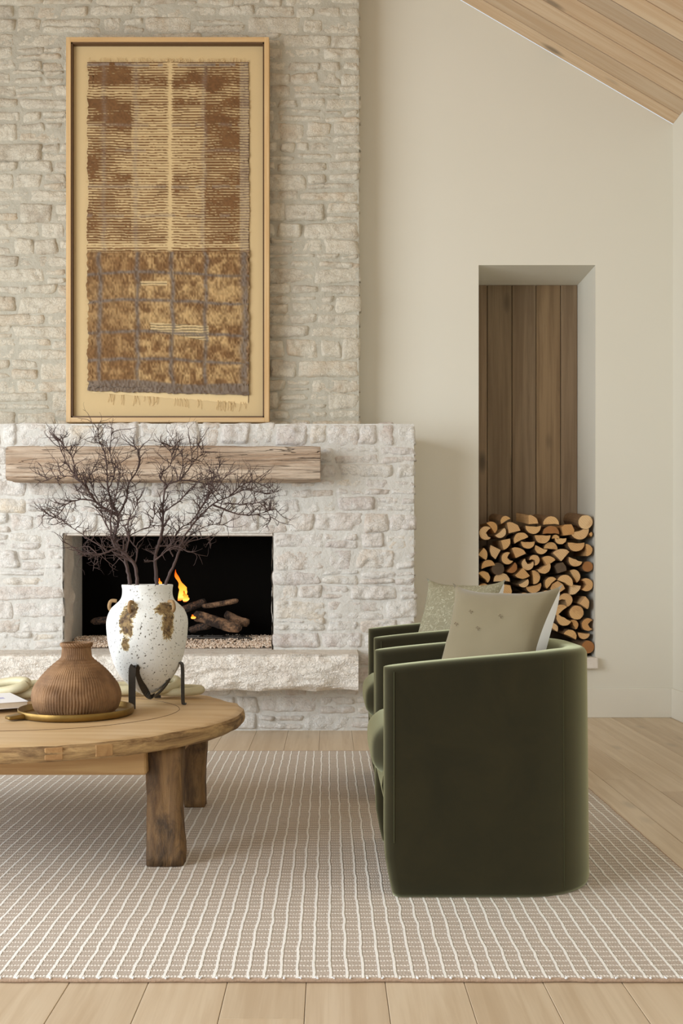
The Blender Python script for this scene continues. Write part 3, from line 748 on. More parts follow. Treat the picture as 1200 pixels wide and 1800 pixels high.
# fringes
rg = random.Random(8); vs = []; fs = []
def loc_(px_, py_, y_): return Vector(((px_ - VX) * sc_ - fr.location.x, y_ - .014, H - (py_ - VY) * sc_ - fr.location.z))
for i in range(150):
    x_ = rg.uniform(155, 436); h_ = rg.uniform(4, 11)
    tube_geo([loc_(x_, 107, .05), loc_(x_ + rg.uniform(-2, 2), 107 - h_ * .6, .047), loc_(x_ + rg.uniform(-3, 3), 107 - h_, .05)], .0011, 4, vs, fs)
for i in range(130):
    y_ = rg.uniform(112, 680); s = rg.choice((152, 436))
    dx = rg.uniform(2, 5) * (-1 if s < 200 else 1)
    tube_geo([loc_(s, y_, .05), loc_(s + dx, y_ + rg.uniform(-1, 1), .05)], .001, 4, vs, fs)
M['cream_yarn'] = plain('cream_yarn', srgb(222, 196, 148), .9)
mesh('top_fringe', vs, fs, M['cream_yarn'], wt)
vs = []; fs = []
# cream selvedge below and right of the pile
sel = [(160, 684), (250, 690), (340, 693), (434, 700)]
vb = []; n = 60
for i in range(n + 1):
    x_ = 160 + 274 * i / n
    vb.append(loc_(x_, 682, .0545)); vb.append(loc_(x_, 688 + (x_ - 160) * .075 + 2.0 * nz(x_, 0, 0, .07), .0535))
mesh('selvedge', vb, [(2 * i, 2 * i + 1, 2 * i + 3, 2 * i + 2) for i in range(n)], M['cream_yarn'], wt)
mesh('selvedge', [loc_(430, 520, .055), loc_(430, 708, .055), loc_(435, 708, .0535), loc_(435.5, 520, .0535)], [(0, 1, 2, 3)], M['cream_yarn'], wt)
tube_geo([loc_(436 + math.sin(y_ / 31.0), y_, .0525) for y_ in range(118, 714, 12)], .0016, 5, vs, fs)
mesh('edge_cord', vs, fs, M['dark_wood'], wt); vs = []; fs = []
for cx_, n_ in ((195, 5), (216, 3), (236, 4), (258, 4), (272, 5), (312, 4), (324, 3), (350, 3), (385, 7), (398, 7), (408, 6), (425, 3)):
    for i in range(n_):
        x_ = cx_ + rg.uniform(-6, 6); y_ = 689 + (x_ - 160) * .06; q = rg.uniform(-5, 5)
        tube_geo([loc_(x_, y_, .052), loc_(x_ + q * .5, y_ + 7, .047), loc_(x_ + q, y_ + rg.uniform(9, 19), .052)], .0014, 4, vs, fs)
mesh('bottom_fringe', vs, fs, M['cream_yarn'], wt)

# ------------------------------------------------------------ rug
t = NT('rug_weave')
tc = t.n('ShaderNodeTexCoord').outputs['Object']
wobn = t.n('ShaderNodeTexNoise', {'Vector': tc, 'Scale': 9.0, 'Detail': 2.0}).outputs['Color']
wobn2 = t.n('ShaderNodeTexNoise', {'Vector': tc, 'Scale': 60.0, 'Detail': 2.0}).outputs['Color']
def vadd(a, b, s, off):
    k = t.n('ShaderNodeVectorMath', {0: b, 1: (off, off, off)}, operation='SUBTRACT').outputs[0]
    k = t.n('ShaderNodeVectorMath', {0: k, 'Scale': s}, operation='SCALE').outputs[0]
    return t.n('ShaderNodeVectorMath', {0: a, 1: k}, operation='ADD').outputs[0]
vv = vadd(vadd(tc, wobn, .012, .5), wobn2, .004, .5)
sp = t.n('ShaderNodeSeparateXYZ', {0: vv})
def lines(sock, pitch, half, off=0.0):
    f_ = t.math('FRACT', t.math('DIVIDE', t.math('ADD', sock, off + 40 * pitch), pitch))
    d = t.math('ABSOLUTE', t.math('SUBTRACT', f_, .5))
    return t.ramp(d, [(half / pitch * .55, 1.0), (half / pitch * 1.1, 0.0)])
lx = lines(sp.outputs[0], .0417, .0046, .01)
knot = t.math('FRACT', t.math('DIVIDE', t.math('ADD', sp.outputs[0], 9.0), .0083))
kd = t.ramp(t.math('ABSOLUTE', t.math('SUBTRACT', knot, .5)), [(.18, 1.0), (.42, 0.45)])
ly = t.math('MULTIPLY', lines(sp.outputs[1], .0325, .0052), kd)
pn = t.noise(tc, 260, 3, .7); big = t.noise(tc, 22, 3)
base = t.mix(t.ramp(pn, [(.3, 0.0), (.7, 1.0)]), srgb(164, 150, 136), srgb(216, 204, 191))
base = t.mix(t.math('MULTIPLY', t.ramp(big, [(.4, 0.0), (.7, 1.0)]), .4), base, srgb(204, 190, 178))
base = t.mix(t.math('MULTIPLY', ly, .85), base, srgb(250, 242, 232)); base = t.mix(lx, base, srgb(250, 247, 240))
hgt_ = t.math('ADD', t.math('MAXIMUM', lx, t.math('MULTIPLY', ly, .6)), t.math('MULTIPLY', pn, .5))
M['rug'] = t.out(base, .95, t.bump(hgt_, .8, .006), Specular_IOR_Level=.1)
M['rug_edge'] = plain('rug_binding', srgb(186, 160, 138), .95, .3, 120, .8, 260)
RX0, RX1, RY0, RY1, RZ = -3.3, 1.20, 2.565, 5.68, .012
n1, n2 = 220, 150; ru = tag(empty('rug', ((RX0 + RX1) / 2, (RY0 + RY1) / 2, 0)), 'large taupe wool rug with a raised white grid pattern', 'rug')
vs = []; fs = []
for j in range(n2 + 1):
    for i in range(n1 + 1):
        X = RX0 + (RX1 - RX0) * i / n1; Y = RY0 + (RY1 - RY0) * j / n2
        if j in (0, n2): Y += .004 * nz(X, Y, 0, 9) + .002 * nz(X, Y, 2, 40)
        if i in (0, n1): X += .004 * nz(X, Y, 5, 9)
        Z = RZ + .0007 * nz(X, Y, 0, 12)
        if i in (0, n1) or j in (0, n2): Z -= .003
        vs.append((X - ru.location.x, Y - ru.location.y, Z))
for j in range(n2):
    for i in range(n1):
        q = j * (n1 + 1) + i; fs.append((q, q + 1, q + n1 + 2, q + n1 + 1))
mesh('pile', vs, fs, M['rug'], ru, None, True)
vs = []; fs = []
bd = [(x_, RY0) for x_ in np.linspace(RX0, RX1, 300)] + [(RX1, y_) for y_ in np.linspace(RY0, RY1, 200)][1:] + [(x_, RY1) for x_ in np.linspace(RX1, RX0, 200)][1:] + [(RX0, y_) for y_ in np.linspace(RY1, RY0, 100)][1:]
tube_geo([(a + .003 * nz(a, b, 0, 14) - ru.location.x, b + .004 * nz(a, b, 3, 11) - ru.location.y, .0055) for a, b in bd], [.0052 + .0008 * nz(a, b, 7, 60) for a, b in bd], 7, vs, fs)
mesh('binding', vs, fs, M['rug_edge'], ru, None, True)
vs = []; fs = []; rg = random.Random(2)
x_ = -.01 + .0417 * .5 - 80 * .0417
while x_ < RX1:
    if x_ > RX0 + .02:
        for k in range(2): blob((x_ + rg.uniform(-.003, .003) - ru.location.x, RY0 - .002 - ru.location.y + .004 * k, .0105), .0042, rg, vs, fs)
    x_ += .0417
mesh('yarn_ends', vs, fs, M['white_cloth'], ru, None, True)

# ------------------------------------------------------------ armchairs
def make_chair():
    root = empty('armchair')
    D, W2, r, t_ = .69, .35, .25, .085
    # centre line of the shell, outer offset t/2
    path = []; m2 = W2 - t_ / 2; rr = r - t_ / 2; xb = D - t_ / 2
    def st(x_, y_, nx_, ny_, k=1.0): path.append((x_, y_, nx_, ny_, k))
    for d, k in ((0.0, .45), (.006, .72), (.016, .92), (.03, 1.0)): st(d, -m2, 0, -1, k)
    for i in range(1, 9): st(.03 + (xb - rr - .03) * i / 8, -m2, 0, -1)
    for i in range(1, 13):
        a = -math.pi / 2 + math.pi / 2 * i / 12; st(xb - rr + rr * math.cos(a), -(m2 - rr) + rr * math.sin(a), math.cos(a), math.sin(a))
    for i in range(1, 5): st(xb, -(m2 - rr) + 2 * (m2 - rr) * i / 4, 1, 0)
    half = [p for p in path if p[1] < -1e-6]
    path = [p for p in path if p[0] < xb or p[1] <= 0]
    L = half + [p for p in path if abs(p[1]) < 1e-6][:1]
    full = L + [(x_, -y_, nx_, -ny_, k) for x_, y_, nx_, ny_, k in reversed(half)]
    prof = []   # across (outer +), height fraction
    rc = .024
    zl = [0.0, .012, .05, .12, .2, .3, .42, .55, .64]
    vs = []; fs = []
    n = None; rings = []
    for (x_, y_, nx_, ny_, k) in full:
        rise = min(1, x_ / .55); top = .712 + .052 * rise ** .8
        half_t = t_ / 2 * k; pr = []
        for z_ in zl: pr.append((half_t - (.004 if z_ < .01 else 0), z_))
        for q in range(0, 5):
            a = math.pi / 2 * q / 4; pr.append((half_t - rc * min(1, k) + rc * min(1, k) * math.cos(a), top - rc + rc * math.sin(a)))
        left = [(-a, b) for a, b in reversed(pr)]
        ring = pr + left
        rings.append(len(vs))
        for a, z_ in ring:
            taper = -.012 * (1 - z_ / .75) if nx_ > .3 else 0       # the back leans in slightly towards the top
            fx = .028 * max(0, (.16 - z_) / .16) ** 1.5 if x_ < .2 else 0
            fx *= max(0, 1 - x_ / .2)
            vs.append((x_ + fx + nx_ * a - (0 if nx_ < .3 else .010 * z_ * nx_), y_ + ny_ * a, z_))
        n = len(ring)
    for i in range(len(full) - 1):
        for k in range(n): fs.append((rings[i] + k, rings[i] + (k + 1) % n, rings[i + 1] + (k + 1) % n, rings[i + 1] + k))
    fs.append(tuple(rings[0] + k for k in range(n))[::-1]); fs.append(tuple(rings[-1] + k for k in range(n)))
    bm = bmesh.new(); V = [bm.verts.new(q) for q in vs]
    for f in fs: bm.faces.new([V[i] for i in f])
    sh = bm_obj('shell', bm, M['velvet'], root, None, True)
    # seams on the outside
    def out(i, z_, s=1):
        x_, y_, nx_, ny_, k = full[i]; a = t_ / 2 * k + .0005
        return (x_ + nx_ * a - (0 if nx_ < .3 else .010 * z_ * nx_), y_ + ny_ * a, z_)
    vs = []; fs = []
    ib = min(range(len(L)), key=lambda i: abs(L[i][0] - .62) + (9 if L[i][2] > .6 else 0))
    for i in (3, ib, len(full) - 1 - ib, len(full) - 4): tube_geo([out(i, z_) for z_ in (.02 if i not in (3, len(full) - 4) else .17, .2, .4, .6, .70 if i in (3, len(full) - 4) else .735)], .0014, 5, vs, fs)
    mesh('seam', vs, fs, M['seam'], sh)
    # seat cushion with a plump rounded front
    def cushion(name, x0, x1, y0, y1, z0, z1, puff):
        bm = bmesh.new(); n1, n2, n3 = 18, 18, 8
        bmesh.ops.create_cube(bm, size=2.0); bmesh.ops.subdivide_edges(bm, edges=bm.edges, cuts=11, use_grid_fill=True)
        for v_ in bm.verts:
            u, w_, h_ = v_.co
            q = (abs(u) ** 7 + abs(w_) ** 9 + abs(h_) ** 3.2); q = q ** (-1 / 5.0) if q > 1 else 1
            u, w_, h_ = u * q, w_ * q, h_ * q
            X = (x0 + x1) / 2 + u * (x1 - x0) / 2 ; Y = (y0 + y1) / 2 + w_ * (y1 - y0) / 2; Z = (z0 + z1) / 2 + h_ * (z1 - z0) / 2
            if u < -.4: X -= 0
            if h_ > 0: Z += puff * (1 - u * u) * (1 - w_ * w_)
            v_.co = (X, Y, Z)
        return bm_obj(name, bm, M['velvet'], root, None, True)
    cushion('seat_cushion', -.035, D - t_ - .005, -W2 + t_ - .002, W2 - t_ + .002, .335, .515, .015)
    # apron below the cushion curving back towards the floor
    vs = []; fs = []; n = 12
    pro = [(.0, .36), (-.004, .33), (.004, .28), (.022, .23), (.045, .19), (.08, .16), (.4, .15), (D - .12, .15)]
    for s in (-1, 1):
        for x_, z_ in pro: vs.append((x_, s * (W2 - t_ + .004), z_))
        vs.append((D - .12, s * (W2 - t_ + .004), .40)); vs.append((0.02, s * (W2 - t_ + .004), .40))
    m_ = len(pro) + 2
    for k in range(m_): fs.append((k, (k + 1) % m_, m_ + (k + 1) % m_, m_ + k))
    fs.append(tuple(range(m_))[::-1]); fs.append(tuple(range(m_, 2 * m_)))
    mesh('seat_base', vs, fs, M['velvet'], root)
    # small glides under the shell
    vs = []; fs = []
    return root
c1 = make_chair()
def copy_tree(o, parent=None):
    c = o.copy(); COL.objects.link(c); c.parent = parent
    for ch_ in o.children: copy_tree(ch_, c)
    return c
bpy.context.view_layer.update()
c2 = copy_tree(c1)
c1.location = (.172, 3.175 + .35, RZ + .001); c2.location = (.196, 4.42 + .35, RZ + .001)
tag(c1, 'olive green velvet barrel armchair nearest to the camera', 'armchair', 'pair of green barrel armchairs')
tag(c2, 'olive green velvet barrel armchair half hidden behind the nearer one', 'armchair', 'pair of green barrel armchairs')

# ------------------------------------------------------------ pillows
def pillow(name, w_, h_, th, front, loc, rot, label):
    n = 26
    def grid(side):
        vs = []; fs = []
        for j in range(n + 1):
            for i in range(n + 1):
                u = -1 + 2 * i / n; v_ = -1 + 2 * j / n
                pinch = .19
                border = (i in (0, n) or j in (0, n))
                p_ = pinch if (side < 0 or border) else pinch * .45
                X = u * w_ / 2 * (1 - p_ * (1 - v_ ** 2) ** .8); Z = v_ * h_ / 2 * (1 - p_ * .9 * (1 - u ** 2) ** .8)
                hgt = th / 2 * ((1 - u ** 4) * (1 - v_ ** 4)) ** .55
                if side > 0 and not border: hgt = hgt * 1.0 + .004
                wr = .004 * nz(X * 3, Z * 3, side * 2 + w_, 4) * (0 if border else 1)
                ear = .018 * (abs(u) ** 6 * abs(v_) ** 6)
                vs.append((X, side * (hgt + wr) - (.028 * (1 - abs(u * v_))) * (1 if border else (1 - max(abs(u), abs(v_)) ** 8) * 0 + max(abs(u), abs(v_)) ** 8) - ear, Z))
        for j in range(n):
            for i in range(n):
                q = j * (n + 1) + i; f = (q, q + 1, q + n + 2, q + n + 1); fs.append(f if side < 0 else f[::-1])
        return vs, fs
    vs, fs = grid(-1); o = mesh(name, vs, fs, front, None, loc, True)
    vs, fs = grid(1); mesh('back_panel', vs, fs, M['white_cloth'], o, None, True)['label'] = 'plain white back panel'
    o.rotation_euler = rot
    return tag(o, label, 'cushion', 'throw cushions on the armchairs')
def pillow_mark(o, w_, h_, th, u, v_):
    vs = []; fs = []; rr = random.Random(int(u * 100))
    X = u * w_ / 2 * (1 - .19 * (1 - v_ ** 2) ** .8); Z = v_ * h_ / 2 * (1 - .171 * (1 - u ** 2) ** .8)
    y = -(th / 2 * ((1 - u ** 4) * (1 - v_ ** 4)) ** .55) - .028 * (1 - abs(u * v_)) * max(abs(u), abs(v_)) ** 8 - .0035
    for dx, dz in ((0, 0), (.006, .001), (-.006, .002), (.003, -.005), (-.003, .006)): blob((X + dx, y, Z + dz), .0022, rr, vs, fs)
    mesh('embroidered_motif', vs, fs, M['dark_wood'], o)
p1 = pillow('throw_cushion', .43, .475, .15, M['khaki'], (.565, 3.52, .757), (R(-26), 0, R(-38)), 'plain khaki linen cushion with white back on the nearest armchair')
p2 = pillow('throw_cushion', .43, .475, .15, M['leafy'], (.590, 4.77, .757), (R(-26), 0, R(-38)), 'pale leaf-patterned cushion with white back on the farther armchair')

for u, v_ in ((-.42, .50), (.24, .44), (-.72, .26), (-.18, .20)): pillow_mark(p1, .43, .475, .15, u, v_)

# ------------------------------------------------------------ coffee table
TZ = .48; TC = (-1.23, 3.97)
tb = tag(empty('coffee_table', (TC[0], TC[1], 0)), 'low round rustic wooden coffee table with chunky splayed legs', 'table')
seg = 120; vs = []; fs = []
def rim(a, k=1.0):
    c_, s_ = math.cos(a), math.sin(a)
    f = 1 + .018 * nz(c_ * 2, s_ * 2, 0) + .006 * nz(c_ * 7, s_ * 7, 3)
    return .90 * c_ * f * k, .79 * s_ * f * k
prof = [(.0, 0), (.3, 0), (.6, 0), (.8, .0), (.9, -.001), (.965, -.003), (.988, -.010), (.999, -.022), (1.0, -.038), (.992, -.052), (.972, -.064), (.93, -.068), (.5, -.068), (0, -.068)]
for r_, z_ in prof[1:-1]:
    for k in range(seg):
        a = 2 * math.pi * k / seg; x_, y_ = rim(a, r_)
        d = .007 * nz(x_ * 7, y_ * 7, z_ * 40) + .004 * nz(x_ * 22, y_ * 22, z_ * 60) if z_ < -.002 else 0
        vs.append((x_ * (1 + d), y_ * (1 + d), TZ + z_ + (d if z_ > -.06 else 0)))
m_ = len(prof) - 2
for i in range(m_ - 1):
    for k in range(seg): fs.append((i * seg + k, (i + 1) * seg + k, (i + 1) * seg + (k + 1) % seg, i * seg + (k + 1) % seg))
fs.append(tuple(range(seg))); fs.append(tuple((m_ - 1) * seg + k for k in range(seg))[::-1])
bm = bmesh.new(); V = [bm.verts.new(q) for q in vs]
for f in fs: bm.faces.new([V[i] for i in f])
for q_, f in enumerate(bm.faces): f.material_index = 0 if (q_ // seg < 5 or q_ == len(bm.faces) - 2) else 1
top = bm_obj('tabletop', bm, [M['table_top'], M['table_rim']], tb, None, True)
# inlaid joint ring: thin dark line curve on the top, and square plugs in the rim
vs = []; fs = []
pts = []
for k in range(80):
    a = 2 * math.pi * k / 79; x_, y_ = rim(a, 1); pts.append((x_ * .72, y_ * .62 - .02, TZ + .0002))
tube_geo(pts, .0012, 4, vs, fs, False); mesh('joint_line', vs, fs, M['dark_wood'], top)
M['plug'] = wood_mat('plug_wood', [srgb(186, 146, 96), srgb(170, 132, 84)], 1, 1.2, .6, .3, .3)
for a in (-1.16, -.98, -1.9, .6):
    x_, y_ = rim(a, 1.0); o = box('rim_plug', -.028, .028, -.010, .0055, -.019, .019, M['plug'], None, .002); o.parent = top
    o.location = (x_ * .992, y_ * .992, TZ - .035); o.rotation_euler.z = a + math.pi / 2 - .12
# apron rails
def lbox(name, x0, x1, y0, y1, z0, z1, mat, rough=.004, rotz=0, loc=(0, 0, 0), cuts=6):
    bm = bmesh.new(); add_box(bm, x0, x1, y0, y1, z0, z1, .006, 1)
    bmesh.ops.subdivide_edges(bm, edges=[e for e in bm.edges if e.calc_length() > .1], cuts=cuts, use_grid_fill=True)
    for v_ in bm.verts: v_.co += Vector((nz(*v_.co, 8), nz(v_.co.y, v_.co.z, v_.co.x, 8), 0)) * rough
    o = bm_obj(name, bm, mat, tb, loc, False); o.rotation_euler.z = rotz; return o
lx_ = -.575 - TC[0]; ly_ = .40
M['rail'] = wood_mat('rail_wood', [srgb(196, 160, 108), srgb(188, 150, 100)], 0, 1, .6, .3, .3)
lbox('apron_rail', -lx_ + .05, lx_ - .05, -.05, 0, .325, .413, M['rail'], .004, 0, (0, -ly_ - .02, 0))
lbox('apron_rail', -lx_ + .05, lx_ - .05, 0, .05, .325, .413, M['rail'], .004, 0, (0, ly_ + .0, 0))
lbox('apron_rail', -.02, .02, -ly_, ly_, .325, .413, M['rail'], .004, 0, (lx_, 0, 0)); lbox('apron_rail', -.02, .02, -ly_, ly_, .325, .413, M['rail'], .004, 0, (-lx_, 0, 0))
def leg(sx, sy, wx_, wy_):
    n = 12; vs = []; fs = []; so = sx * 3 + sy
    for i in range(n + 1):
        u = i / n; z_ = RZ + .001 + (.413 - RZ - .001) * u
        cx_ = sx * (.012 * math.sin(u * 2.6 + so) ) - (.012 if sy < 0 else 0) * (1 - u); cy_ = sy * .06 * (1 - u)
        wx2 = wx_ / 2 * (1 + .07 * math.sin(u * 5 + so)); wy2 = wy_ / 2
        if i == 0: wx2 *= .95; wy2 *= .95
        ring = []
        for k in range(24):
            a = 2 * math.pi * k / 24; c_, s_ = math.cos(a), math.sin(a); q = min(1 / max(abs(c_), abs(s_)), 1.28)
            d = 1 + .05 * nz(c_ * 2, s_ * 2 + so, z_ * 9) + .02 * nz(c_ * 8, s_ * 8, z_ * 30)
            vs.append((cx_ + c_ * q * wx2 * d, cy_ + s_ * q * wy2 * d, z_))
    for i in range(n):
        for k in range(24): fs.append((i * 24 + k, i * 24 + (k + 1) % 24, (i + 1) * 24 + (k + 1) % 24, (i + 1) * 24 + k))
    fs.append(tuple(range(24))[::-1]); fs.append(tuple(n * 24 + k for k in range(24)))
    o = mesh('leg', vs, fs, M['table_leg'], tb, (sx * lx_ + (.012 if sx > 0 else -.012), sy * (ly_ - .035) + (-.0), 0), True)
    return o
leg(1, -1, .128, .10); leg(1, 1, .098, .10); leg(-1, -1, .13, .10); leg(-1, 1, .12, .10)

# ------------------------------------------------------------ things on the table
# brass tray
TRX, TRY, TRR = -.951, 3.86, .213
vs, fs = lathe([(TRR - .012, 0), (TRR - .004, .002), (TRR, .008), (TRR + .001, .026), (TRR - .001, .028), (TRR - .004, .026), (TRR - .006, .008), (TRR - .012, .0055), (.001, .0055)], 96)
tr = mesh('tray', vs, fs, M['brass'], None, (TRX, TRY, TZ + .001), True)
tag(tr, 'round aged brass tray with a low rim under the terracotta jug', 'tray')
hv = []; hf = []
a_ = R(218)
bm = bmesh.new(); add_box(bm, TRR - .006, TRR + .055, -.028, .028, .004, .022, .006, 2)
for v_ in bm.verts:
    q = (v_.co.x - TRR) / .055
    if q > .4: v_.co.y *= 1 - .35 * (q - .4); v_.co.z = .004 + (v_.co.z - .004) * (1.15 - .5 * q)
h1 = bm_obj('handle', bm, M['brass'], tr, None, True); h1.rotation_euler.z = a_
# terracotta jug with combed ridges
prof = [(.01, 0), (.13, 0), (.142, .006), (.154, .022), (.161, .045), (.163, .066), (.158, .09), (.147, .114), (.131, .137), (.112, .159), (.092, .178), (.075, .192), (.062, .203), (.056, .212), (.054, .225), (.053, .238), (.0535, .246), (.0575, .250), (.0595, .256), (.0585, .262), (.053, .264), (.049, .260), (.047, .240), (.05, .21)]
pp = smooth_path([(r_, 0, z_) for r_, z_ in prof], 6)
prof = [(max(q.x, .002), q.z) for q in pp]
SEG = 320
def ridge(r_, z_, a):
    if z_ < .012 or r_ < .05: return r_
    if z_ > .246: return r_ + .0013 * math.sin(a * 34 + z_ * 500)
    if z_ > .205: return r_ + .0012 * math.sin(a * 46)
    zone = .0034 * math.sin(a * 90 + .6 * math.sin(z_ * 90) + 1.6 * nz(a * 3, z_ * 16, 0)) * (.6 + .6 * nz(a * 4, z_ * 35, 5) + .2)
    dots = .0012 * math.sin(z_ * 620) * (1 if z_ > .115 else .3)
    return r_ + zone * (1.0 if z_ < .115 else .6) + dots
vs, fs = lathe(prof, SEG, ridge)
t = NT('terracotta'); v = t.coord(); n = t.noise(v, 12, 4); n2 = t.noise(v, 90, 3)
M['terracotta'] = t.out(t.mix(t.ramp(n, [(.35, 0.0), (.7, 1.0)]), srgb(108, 77, 48), srgb(152, 116, 80)), .75, t.bump(n2, .25, .002))
jg = mesh('jug', vs, fs, M['terracotta'], None, (TRX, TRY, TZ + .0075), True)
tag(jg, 'squat brown terracotta jug with combed ridges and narrow neck on tray', 'jug')
# books at the left edge
M['paper'] = plain('page_block', srgb(226, 216, 200), .8, .06, 60, .3, 200)
M['cover'] = plain('white_cover', srgb(236, 236, 240), .4, .01); M['cover_b'] = plain('tan_cover', srgb(176, 140, 104), .6)
M['lilac'] = plain('lilac_print', srgb(176, 176, 216), .5)
def book(name, corner, ang_, L, Wd, th, z0, cov, label):
    e = empty(name, (corner[0], corner[1], z0), ang_)
    box('cover', -L, 0, 0, Wd, th - .002, th, cov, e, .0006); box('cover', -L, 0, 0, Wd, 0, .002, cov, e, .0006)
    box('page_block', -L + .004, -.003, .003, Wd - .003, .002, th - .002, M['paper'], e)
    return tag(e, label, 'book')
b2 = book('book', (-1.172, 4.03), R(32), .20, .26, .014, TZ + .001, M['cover_b'], 'thin tan book lying under the white book at the table left')
b1_ = book('book', (-1.155, 3.935), R(30), .24, .30, .024, TZ + .016, M['cover'], 'white book with grey page edges on top at the table left')
o = box('cover_print', -.2, -.06, .12, .16, .0241, .0245, M['lilac'], b1_)

# carved pale wooden chain links
def link_chain(name, segs, label):
    q0 = segs[0][0][0]; e = empty(name, (q0[0], q0[1], TZ))
    for pts, r_, closed in segs:
        P_ = smooth_path(pts, 6); vs = []; fs = []
        rad = [r_ * (1 + .10 * nz(q.x * 9, q.y * 9, q.z * 9)) for q in P_]
        if not closed: rad[0] *= .55; rad[-1] *= .55; rad[1] *= .88; rad[-2] *= .88
        tube_geo([q - e.location for q in P_], rad, 12, vs, fs); mesh('link', vs, fs, M['cream_wood'], e, None, True)
    return tag(e, label, 'ornament')
def tp(px_, Y, z_): return ((px_ - VX) / F * Y, Y, TZ + z_)
def oval(cx_, Y, rx_, ry_, zc_, rz_, rot=0, n=14):
    X0 = (cx_ - VX) / F * Y; o_ = []
    for k in range(n + 1):
        a = 2 * math.pi * k / n; u, v_ = rx_ * math.cos(a), ry_ * math.sin(a)
        o_.append((X0 + u * math.cos(rot) - v_ * math.sin(rot), Y + u * math.sin(rot) + v_ * math.cos(rot), TZ + .006 + zc_ + rz_ * math.sin(a + .6)))
    return o_
link_chain('carved_chain', [
    (oval(318, 4.34, .085, .042, .026, .004, -.05), .018, True),
    (oval(283, 4.32, .07, .03, .05, .022, .2), .018, True),
    (oval(228, 4.42, .09, .04, .026, .006, .1), .021, True)], 'cream carved wooden chain links lying behind the white vase')
link_chain('carved_chain', [
    (oval(52, 4.30, .14, .05, .034, .012, .08), .024, True),
    (oval(12, 4.26, .09, .04, .05, .02, -.3), .022, True),
    (oval(100, 4.36, .08, .05, .024, .002, .2), .022, True)], 'cream carved wooden chain links lying behind the books and jug')

# vase on iron stand
VXc, VYc = P(259, 1100, 4.15).x, 4.15
pz = lambda py: H - (py - VY) / F * VYc
prof_px = [(8, 1221), (20, 1214), (33, 1203), (46, 1188), (57, 1168), (64, 1146), (69, 1122), (70.5, 1100), (69, 1084), (63, 1070), (54, 1061), (47, 1054), (44, 1046), (43.5, 1036), (44.5, 1029), (43, 1027.5), (40, 1030), (38, 1045), (40, 1056), (50, 1068), (60, 1090), (58, 1130), (40, 1180), (5, 1205)]
pp = smooth_path([(r_, 0, -py_) for r_, py_ in prof_px], 4)
prof = [(max(q.x, 1) / F * VYc, pz(-q.z)) for q in pp]
zb_ = prof[0][1]; prof = [(r_, z_ - zb_) for r_, z_ in prof]
def rough_v(r_, z_, a): return r_ * (1 + .008 * nz(math.cos(a) * 3, math.sin(a) * 3, z_ * 14) + .005 * nz(math.cos(a) * 9, math.sin(a) * 9, z_ * 50))
vs, fs = lathe(prof, 96, rough_v)
va = mesh('vase', vs, fs, None, None, (VXc, VYc, zb_), True)
tag(va, 'large chipped white clay vase with brown patches holding bare branches', 'vase')
# patch colours are real staining of the clay around the four lugs
me = va.data; ca = me.color_attributes.new('patch', 'FLOAT_COLOR', 'POINT')
patches = [(234, 1090, 12, 30), (244, 1070, 11, 13), (233, 1128, 8, 13), (303, 1092, 10, 30), (294, 1068, 13, 11), (240, 1105, 8, 12)]
vals = []
for v_ in me.vertices:
    a = math.atan2(v_.co.y, v_.co.x); px_ = 259 + v_.co.x / VYc * F; py_ = VY - (v_.co.z + zb_ - H) * F / VYc
    s = 0
    if v_.co.y < .02:
        for cx_, cy_, rx_, ry_ in patches:
            d = ((px_ - cx_) / rx_) ** 2 + ((py_ - cy_) / ry_) ** 2
            s = max(s, 1.6 - d)
    d = ((a - math.pi) ** 2 if a > 0 else (a + math.pi) ** 2) / .03 + ((py_ - 1085) / 30) ** 2; s = max(s, 1.4 - d)
    d = (a - 1.2) ** 2 / .05 + ((py_ - 1085) / 30) ** 2; s = max(s, 1.4 - d)
    s = max(0, min(1, s * .6)); vals += [s, s, s, 1]
ca.data.foreach_set('color', vals)
t = NT('chipped_clay'); v = t.coord(); at = t.n('ShaderNodeVertexColor', layer_name='patch').outputs[0]
n = t.noise(v, 34, 8, .8, 1.0); n3 = t.noise(v, 46, 5, .7); sp_ = t.noise(v, 120, 2, .5)
mk = t.math('ADD', t.math('MULTIPLY', at, .85), t.math('MULTIPLY', t.math('SUBTRACT', n, .5), 2.4))
mk = t.ramp(mk, [(.46, 0.0), (.50, 1.0)])
edge_ = t.ramp(t.math('ADD', t.math('MULTIPLY', at, .85), t.math('MULTIPLY', t.math('SUBTRACT', n, .5), 2.0)), [(.27, 0.0), (.34, 1.0)])
brownc = t.mix(t.ramp(n3, [(.4, 0.0), (.6, 1.0)]), srgb(74, 52, 34), srgb(150, 124, 82))
w_ = t.mix(t.noise(v, 7, 4), srgb(226, 227, 222), srgb(242, 243, 240))
c = t.mix(edge_, w_, srgb(190, 168, 120)); c = t.mix(mk, c, brownc)
speck = t.ramp(sp_, [(.31, 1.0), (.36, 0.0)]); c = t.mix(speck, c, srgb(90, 80, 66))
hh_ = t.math('ADD', t.math('MULTIPLY', n, .5), t.math('ADD', t.math('MULTIPLY', mk, -.5), t.math('MULTIPLY', speck, -.6)))
M['clay'] = t.out(c, .8, t.bump(hh_, .7, .006)); me.materials.append(M['clay'])
M['lug'] = plain('lug_clay', srgb(150, 120, 82), .8, .45, 40, .6, 60)
